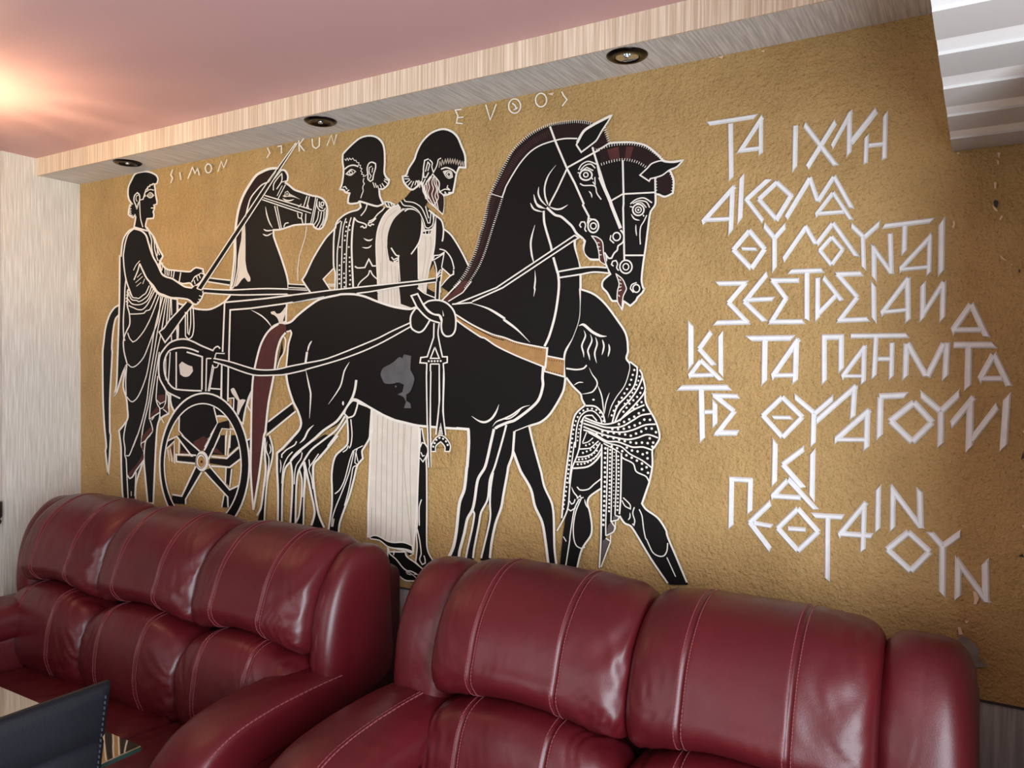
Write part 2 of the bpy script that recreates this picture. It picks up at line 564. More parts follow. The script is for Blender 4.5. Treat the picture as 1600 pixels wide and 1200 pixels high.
UP = [(0.42, 0.715), (0.468, 0.735), (0.488, 0.79), (0.474, 0.87), (0.435, 0.955), (0.372, 1.015), (0.30, 1.043), (0.225, 1.035), (0.18, 0.985), (0.17, 0.86), (0.18, 0.73), (0.28, 0.69)]
LOW = [(0.50, 0.455), (0.535, 0.50), (0.55, 0.57), (0.535, 0.65), (0.495, 0.70), (0.43, 0.715), (0.36, 0.70), (0.33, 0.60), (0.33, 0.47), (0.41, 0.44)]
SEAT = [(0.44, 0.455), (0.56, 0.478), (0.72, 0.482), (0.84, 0.468), (0.905, 0.43), (0.925, 0.37), (0.90, 0.31), (0.80, 0.285), (0.62, 0.28), (0.46, 0.29), (0.40, 0.36)]
WING = [(0.405, 0.61), (0.428, 0.67), (0.432, 0.75), (0.418, 0.85), (0.385, 0.935), (0.335, 0.995), (0.28, 1.022), (0.21, 1.012), (0.165, 0.96), (0.15, 0.80), (0.15, 0.62), (0.25, 0.57), (0.36, 0.57)]


def arm(name, parent, xc, hw, boxy, seams, dz):
    """padded armrest running forward from the wing and rolling down at the front"""
    path = crom([(0.35, 0.628), (0.50, 0.632), (0.64, 0.628), (0.745, 0.612), (0.815, 0.575), (0.848, 0.51), (0.855, 0.43), (0.85, 0.35)], False, 9)
    path = [Vector((q.x, q.y + dz)) for q in path]
    n = len(path)
    bm = bmesh.new()
    rows = []
    K = 64
    if boxy:
        sec = [(-1, 0.0), (-0.97, 0.5), (-0.8, 0.88), (-0.35, 1.06), (0.2, 1.1), (0.66, 1.03), (0.89, 0.87), (0.97, 0.6), (0.985, 0.0), (0.97, -0.6), (0.9, -1.0), (0.4, -1.05), (-0.5, -1.0), (-0.93, -0.65)]
    else:
        sec = [(-1, 0.0), (-0.93, 0.5), (-0.7, 0.92), (-0.35, 1.15), (0.05, 1.22), (0.45, 1.12), (0.78, 0.86), (0.96, 0.42), (1.0, -0.1), (0.93, -0.7), (0.6, -1.0), (0.0, -1.05), (-0.6, -1.0), (-0.93, -0.6)]
    sg = 1 if seams[0][1] > 0 else -1
    sec = [(v.x * sg, v.y) for v in loop2(sec, K)]
    for k, q in enumerate(path):
        t = (path[min(n - 1, k + 1)] - path[max(0, k - 1)]).normalized()
        nv = Vector((-t.y, t.x))
        if nv.x < 0 and nv.y < 0: nv = -nv
        if k < n * 0.6 and nv.y < 0: nv = -nv
        f = k / (n - 1)
        e = abs(2 * f - 1)
        s = max(0.0, 1 - e ** 9) ** (1 / 9)
        wdt = hw * (0.9 + 0.1 * s) * (1.0 - 0.10 * f)
        th = 0.068 * (1.0 - 0.2 * f)
        row = []
        for i in range(K):
            a = 2 * math.pi * i / K
            ca, sa = sec[i]
            cx = ca * wdt
            cn = sa * th
            fr = max(0.0, (f - 0.52)) / 0.48
            wrk = 0.013 * (0.14 + fr) * noise.noise(Vector((f * 34 + ca * 1.6, ca * 2.2 + xc * 7, 3.0))) + 0.008 * fr * noise.noise(Vector((f * 15 - ca * 2, ca * 6, 8.0 + xc)))
            cn += wrk
            o = (0.2 + 0.8 * s)
            row.append(bm.verts.new((xc + cx * o, -(q.x + nv.x * cn * o), q.y + nv.y * cn * o)))
        rows.append(row)
    for a, b in zip(rows, rows[1:]):
        for i in range(K):
            j = (i + 1) % K
            bm.faces.new((a[i], a[j], b[j], b[i]))
    bm.faces.new(rows[0]); bm.faces.new(rows[-1][::-1])
    bmesh.ops.recalc_face_normals(bm, faces=bm.faces[:])
    o = link(name, bm, M['leather'], parent, smooth=True)
    # double seam along the outer edge and across the front of the pad
    for off, sgn in seams:
        bm = bmesh.new()
        for _ in (0,):
            for a, b in zip(range(2, int(n * 0.72)), range(3, int(n * 0.72) + 1)):
                pa, pb = None, None
                res = []
                for k in (a, b):
                    q = path[k]
                    t = (path[k + 1] - path[k - 1]).normalized()
                    nv = Vector((-t.y, t.x))
                    if nv.y < 0: nv = -nv
                    f = k / (n - 1)
                    wdt = hw * (1.0 - 0.10 * f)
                    th = 0.068 * (1.0 - 0.2 * f)
                    ca = off
                    u = ca
                    best = min((s_ for s_ in sec if s_[1] > 0.3), key=lambda s_: abs(s_[0] * sg - u))
                    sa = best[1]
                    res.append(Vector((xc + sgn * ca * wdt, -(q.x + nv.x * (th * sa + 0.001)), q.y + nv.y * (th * sa + 0.001))))
                p0, p1 = res[0].lerp(res[1], 0.1), res[0].lerp(res[1], 0.9)
                vs = [bm.verts.new(p + Vector((dx, 0, dz))) for p in (p0, p1) for dx, dz in ((-0.0008, -0.003), (0.0008, -0.003), (0.0008, 0.0004), (-0.0008, 0.0004))]
                for i in range(4):
                    j = (i + 1) % 4
                    bm.faces.new((vs[i], vs[j], vs[4 + j], vs[4 + i]))
        link('stitching', bm, M['thread'], o)
    # leather-covered panel under the pad
    bm = bmesh.new()
    box(bm, (xc - hw * 0.86, -0.825, 0.05), (xc + hw * 0.86, -0.30, 0.60), 0.03, 4)
    link('arm_panel', bm, M['leather'], o, smooth=True)
    return o


def sofa(name, label, x_left, widths, wings, arms, seed):
    x0 = x_left
    total = sum(wings) + sum(widths)
    root = empty(name, (x0 + total / 2, -0.5, 0))
    tag(root, label, 'sofa', 'burgundy leather sofas along the mural wall')
    bm = bmesh.new()
    box(bm, (x0 + 0.02, -0.33, 0.05), (x0 + total - 0.006, -0.115, 0.945), 0.035, 4)
    link('back_panel', bm, M['leather_shaded'], root, smooth=True)
    bm = bmesh.new()
    box(bm, (x0 + 0.05, -0.86, 0.06), (x0 + total - 0.05, -0.28, 0.30), 0.02, 3)
    link('base', bm, M['leather_shaded'], root, smooth=True)
    for fx in (x0 + 0.10, x0 + total - 0.10):
        for fy in (-0.80, -0.22):
            bm = bmesh.new()
            lathe(bm, [(0.0, 0.0), (0.022, 0.0), (0.03, 0.062), (0.0, 0.062)], (fx, fy, 0), 16)
            link('foot', bm, M['blackmetal'], root)
    pillow('wing', root, M['leather'], x0, x0 + wings[0] + 0.02, WING, bulge=0.010, p=4.0, wr=0.005, wr_side=(0.15, 1.0), seed=seed + 3, nu=60)
    pillow('wing', root, M['leather'], x0 + total - wings[1] - 0.02, x0 + total, WING, bulge=0.010, p=4.0, wr=0.005, wr_side=(1.0, 0.15), seed=seed + 5, nu=60)
    x = x0 + wings[0]
    ramp = lambda t: max(0.0, min(1.0, t))
    arch_lo = lambda u, z: 0.050 * (1 - (2 * u - 1) ** 2) * ramp((z - 0.58) / 0.12) - 0.002
    arch_up = lambda u, z: 0.050 * (1 - (2 * u - 1) ** 2) * ramp((0.86 - z) / 0.12) + 0.006 * ramp((0.86 - z) / 0.12)
    sm = (0.27, 0.70)
    for i, wd in enumerate(widths):
        pillow('back_cushion', root, M['leather'], x - 0.004, x + wd + 0.004, UP, sm, arch_up, 0.011, 8.0, 0.010, (0.5, 1.0), seed + i * 2.3, crown=0.004, stitch_v=(0.02, 0.62))
        pillow('lumbar_cushion', root, M['leather'], x - 0.002, x + wd + 0.002, LOW, sm, arch_lo, 0.011, 8.0, 0.011, (0.6, 1.0), seed + i * 2.3 + 1, stitch_v=(0.0, 0.55))
        x += wd
    xs0, xs1 = arms[0][0] + arms[0][1] * 0.86, arms[1][0] - arms[1][1] * 0.86
    n = len(widths)
    for i in range(n):
        wd = (xs1 - xs0) / n
        pillow('seat_cushion', root, M['leather'], xs0 + wd * i + 0.001, xs0 + wd * (i + 1) - 0.001, SEAT, (), None, 0.012, 8.0, 0.006, (1, 1), seed + i * 2.3 + 2, nu=70)
    for xc, hw, boxy, seams, dz in arms:
        arm('armrest', root, xc, hw, boxy, seams, dz)
    return root


sofa('three_seat_sofa', 'burgundy leather three seat sofa at the left, under the chariot', 0.29, (0.495, 0.495, 0.47), (0.12, 0.085),
     ((0.47, 0.098, True, ((0.90, -1),), 0.0), (1.862, 0.098, True, ((0.90, 1),), 0.0)), 11.0)
sofa('two_seat_sofa', 'burgundy leather two seat sofa in the foreground at right, under the lettering', 2.14, (0.515, 0.485), (0.17, 0.165),
     ((2.228, 0.130, False, ((0.30, 1), (0.37, 1)), 0.022), (3.365, 0.13, False, ((0.30, -1), (0.37, -1)), 0.022)), 41.0)

# ---------------------------------------------------------------- glass table and chair at the lower left
TZ = 0.75
tb = empty('glass_table', (1.25, -1.36, 0))
tag(tb, 'bronze glass topped table in front of the left sofa, reflecting the mural', 'table')
bm = bmesh.new()
X0, X1, Y0, Y1 = 0.55, 1.968, -1.72, -1.008
vs = box(bm, (X0, Y0, TZ - 0.012), (X1, Y1, TZ), 0.0015, 1)
bm.normal_update()
for f in bm.faces: f.material_index = 0 if abs(f.normal.z) > 0.6 else 1
link('table_top', bm, [M['glass'], M['edge']], tb)
for lx in (0.68, 1.72):
    for ly in (-1.60, -1.12):
        bm = bmesh.new()
        lathe(bm, [(0.0, 0.0), (0.03, 0.0), (0.03, 0.01), (0.02, 0.015), (0.02, 0.73), (0.035, 0.732), (0.035, 0.738), (0.0, 0.738)], (lx, ly, 0), 20)
        link('leg', bm, M['steel'], tb)

ch = empty('dining_chair', (1.93, -1.36, 0))
tag(ch, 'black leather dining chair back with stitched edge at the lower left corner', 'chair')


def chair_back():
    # upholstered back in the plane x = const, slightly raked, narrower towards the seat
    bm = bmesh.new()
    zt, zb = 0.953, 0.44
    xt, xb = 2.063, 2.010
    wt, wb = 0.215, 0.185
    yc = -1.352
    def pt(s, t, side):
        # s in -1..1 across, t 0..1 up
        hw = wb + (wt - wb) * t
        xx = xb + (xt - xb) * t
        return (xx + side, yc + s * hw, zb + (zt - zb) * t)
    T = [0.0, 0.3, 0.55, 0.70, 0.775, 0.79, 0.805, 0.86, 0.95, 0.985, 1.0]
    Sx = [-1.0, -0.97, -0.9, -0.5, 0.0, 0.5, 0.9, 0.97, 1.0]
    grid = {}
    for side in (1, -1):
        for i, t in enumerate(T):
            for j, s in enumerate(Sx):
                edge = min(1 - abs(s), (1 - t) * 2.0)
                th = 0.006 + 0.012 * min(1.0, (edge / 0.1)) ** 0.5
                if side == 1 and abs(t - 0.79) < 0.004: th -= 0.007
                grid[side, i, j] = bm.verts.new(pt(s, t, side * th))
    for side in (1, -1):
        for i in range(len(T) - 1):
            for j in range(len(Sx) - 1):
                q = [grid[side, i, j], grid[side, i, j + 1], grid[side, i + 1, j + 1], grid[side, i + 1, j]]
                bm.faces.new(q if side == 1 else q[::-1])
    n, m = len(T), len(Sx)
    for i in range(n - 1):
        for j in (0, m - 1):
            bm.faces.new((grid[1, i, j], grid[1, i + 1, j], grid[-1, i + 1, j], grid[-1, i, j]))
    for j in range(m - 1):
        for i in (0, n - 1):
            bm.faces.new((grid[1, i, j], grid[1, i, j + 1], grid[-1, i, j + 1], grid[-1, i, j]))
    bmesh.ops.recalc_face_normals(bm, faces=bm.faces[:])
    o = link('backrest', bm, M['chair'], ch, smooth=True)
    for sgn in (1, -1):
        bm = bmesh.new()
        t = 0.05
        while t < 0.97:
            a, b = pt(sgn * 0.93, t, 0.0172), pt(sgn * 0.93, t + 0.011, 0.0172)
            box(bm, (a[0] - 0.002, min(a[1], b[1]) - 0.0007, a[2]), (b[0] + 0.0012, max(a[1], b[1]) + 0.0007, b[2]))
            t += 0.020
        link('stitching', bm, M['chair_thread'], o)


chair_back()
bm = bmesh.new()
box(bm, (1.60, -1.555, 0.40), (2.02, -1.15, 0.47), 0.025, 4)
link('seat', bm, M['chair'], ch, smooth=True)
for lx in (1.63, 2.0):
    for ly in (-1.53, -1.175):
        bm = bmesh.new()
        box(bm, (lx - 0.018, ly - 0.018, 0.0), (lx + 0.018, ly + 0.018, 0.405), 0.004, 2)
        link('leg', bm, M['blackmetal'], ch)

# ---------------------------------------------------------------- the painted mural (flat paint on the plaster)
# coordinates below are wall positions in tenths of a millimetre: x along the wall, z above the floor
COLR = {'k': 'black', 'd': 'darkbrown', 'b': 'brown', 'u': 'taupe', 'g': 'gold', 'q': 'ochre', 'w': 'white', 'y': 'grey', 'c': 'copper', 'z': 'chip', 'v': 'hole_and_shadow', 'r': 'rule', 'p': 'patch', 'm': 'cream'}
CI = {k: i for i, k in enumerate(COLR)}
MURAL_MATS = [M[COLR[k]] for k in COLR]


def brush(x):
    """brush size (m per unit) along z and along x at wall position x"""
    sz = 0.002871 - 0.000423 * x
    return 610.2 * sz * sz, sz


LAYER = [0.0006]


def pts_of(s):
    return [Vector((int(a) * 1e-4, int(b) * 1e-4)) for a, b in (t.split(',') for t in s.split())]


def fill(bm, pts, c):
    y = -LAYER[0]
    tri = tessellate_polygon([[Vector((p.x, p.y, 0)) for p in pts]])
    vs = [bm.verts.new((p.x, y, p.y)) for p in pts]
    for t in tri:
        try:
            f = bm.faces.new([vs[i] for i in t])
        except ValueError:
            continue
        f.normal_update()
        if f.normal.y > 0: f.normal_flip()
        f.material_index = CI[c]


def ribbon(bm, pts, wd, c, closed=False, taper=False):
    y = -LAYER[0]
    P = []
    for p in pts:
        if not P or (p - P[-1]).length > 1e-5: P.append(p)
    if closed and (P[0] - P[-1]).length < 1e-5: P.pop()
    n = len(P)
    if n < 2: return
    L, R = [], []
    for i, p in enumerate(P):
        sx, sz = brush(p.x)
        q = lambda a, b: Vector(((b.x - a.x) / sx, (b.y - a.y) / sz))
        d1 = q(P[i - 1], p) if (closed or i > 0) else None
        d2 = q(p, P[(i + 1) % n]) if (closed or i < n - 1) else None
        d1 = d1.normalized() if d1 else d2.normalized()
        d2 = d2.normalized() if d2 else d1
        t = d1 + d2
        if t.length < 0.2: t = d2
        t.normalize()
        nv = Vector((-t.y, t.x))
        m = max(0.55, abs(nv.dot(Vector((-d2.y, d2.x)))))
        h = 0.41 * wd / m
        if taper: h *= max(0.12, min(1.0, 1.25 * math.sin(math.pi * (i + 0.25) / (n - 0.5))))
        o = Vector((nv.x * h * sx, nv.y * h * sz))
        L.append(bm.verts.new((p.x + o.x, y, p.y + o.y)))
        R.append(bm.verts.new((p.x - o.x, y, p.y - o.y)))
    for i in range(n if closed else n - 1):
        j = (i + 1) % n
        f = bm.faces.new((L[i], R[i], R[j], L[j]))
        f.material_index = CI[c]


def resample(P, step):
    out, acc = [], 0.0
    for a, b in zip(P, P[1:]):
        sx, sz = brush(a.x)
        d = Vector(((b.x - a.x) / sx, (b.y - a.y) / sz))
        L = d.length
        while acc <= L and L > 0:
            out.append((a.lerp(b, acc / L), d.normalized()))
            acc += step
        acc -= L
    return out


def dot(bm, p, r, c):
    sx, sz = brush(p.x)
    fill_pts = [Vector((p.x + r * sx * math.cos(k * math.pi / 5), p.y + r * sz * math.sin(k * math.pi / 5))) for k in range(10)]
    f = bm.faces.new([bm.verts.new((q.x, -LAYER[0], q.y)) for q in fill_pts])
    f.normal_update()
    if f.normal.y > 0: f.normal_flip()
    f.material_index = CI[c]


mural = empty('wall_mural', (1.8, 0, DADO))
tag(mural, 'ancient style black figure mural of chariot, horses and men on gold plaster', 'mural')
FIG_LABEL = {'horse_figure': 'small black horse head looking right behind the whip', 'charioteer_figure': 'robed charioteer at the left holding reins and whip',
             'chariot_figure': 'black chariot with white outlined spoked wheel', 'groom_figure': 'curly haired bare chested man with hand on hip',
             'bearded_man_figure': 'man with red brown beard in a pleated cream robe', 'second_horse_figure': 'farther bowed horse head with reddish mane',
             'harnessed_horse_figure': 'large black harnessed horse with hatched mane', 'stooping_groom_figure': 'bent headless looking man in dotted loincloth under the horses',
             'caption': 'thin white painted name at the top'}
parts = {}


def draw(text):
    bm, cur = None, None

    def close():
        nonlocal bm
        if bm is None: return
        nm, parent = cur
        used = sorted({f.material_index for f in bm.faces})
        for f in bm.faces: f.material_index = used.index(f.material_index)
        o = link(nm, bm, [MURAL_MATS[i] for i in used], parent)
        bm = None
        return o
    fig, first = None, False
    for ln in text.strip().split('\n'):
        if ln[0] == 'P':
            if bm is not None:
                o = close()
                if first: parts[fig] = o; tag(o, FIG_LABEL.get(fig)); first = False
            fig = ln.split()[1]
            if fig in ('caption', 'plaster_chip'): parts.pop(fig, None)
            cur = None
            if fig == 'plaster_chip':
                bm = bmesh.new(); cur = (fig, mural); first = True
            continue
        if ln[0] == 'S':
            if bm is not None:
                o = close()
                if first: parts[fig] = o; tag(o, FIG_LABEL.get(fig))
            first = fig not in parts
            bm = bmesh.new()
            cur = (fig, mural) if first else (ln.split()[1], parts[fig])
            continue
        head, *pp = ln.split('|')
        a = head.split()
        k = a[0]
        LAYER[0] += 0.000012
        P = pts_of(pp[0])
        if k in 'fF':
            fill(bm, crom(P, True, 5) if k == 'f' else P, 'm' if a[1] == 'w' else a[1])
        elif k == 'o':
            Q = crom(P, True, 5)
            fill(bm, Q, a[1])
            LAYER[0] += 0.000012
            ribbon(bm, Q, float(a[2]), 'w', closed=True)
        elif k in 'ltL':
            c = a[2] if len(a) > 2 else 'w'
            if c == 'y': c = 'r'
            ribbon(bm, P if k == 'L' else crom(P, False, 5), float(a[1]), c, taper=(k == 't'))
        elif k == 'E': fill(bm, crom(P, True, 3), a[1])
        elif k == 'r': ribbon(bm, crom(P, True, 4), float(a[1]), 'w', closed=True)
        elif k == 'A':
            A, B = crom(P, True, 5), crom(pts_of(pp[1]), True, 5)
            va = [bm.verts.new((p.x, -LAYER[0], p.y)) for p in A]
            vb = [bm.verts.new((p.x, -LAYER[0], p.y)) for p in B]
            for i in range(len(va)):
                j = (i + 1) % len(va)
                f = bm.faces.new((va[i], va[j], vb[j], vb[i]))
                f.material_index = CI[a[1]]
        elif k == 'D':
            for p, d in resample(crom(P, False, 5), float(a[2])): dot(bm, p, float(a[1]), 'w')
        elif k == 'X':
            ln_, wd, st = float(a[1]), float(a[2]), float(a[3])
            c = a[4] if len(a) > 4 else 'w'
            for p, d in resample(crom(P, False, 5), st):
                sx, sz = brush(p.x)
                nv = Vector((-d.y * sx, d.x * sz)) * (ln_ * 0.5)
                ribbon(bm, [p - nv, p + nv], wd, c)
    o = close()
    if first: parts[fig] = o; tag(o, FIG_LABEL.get(fig))


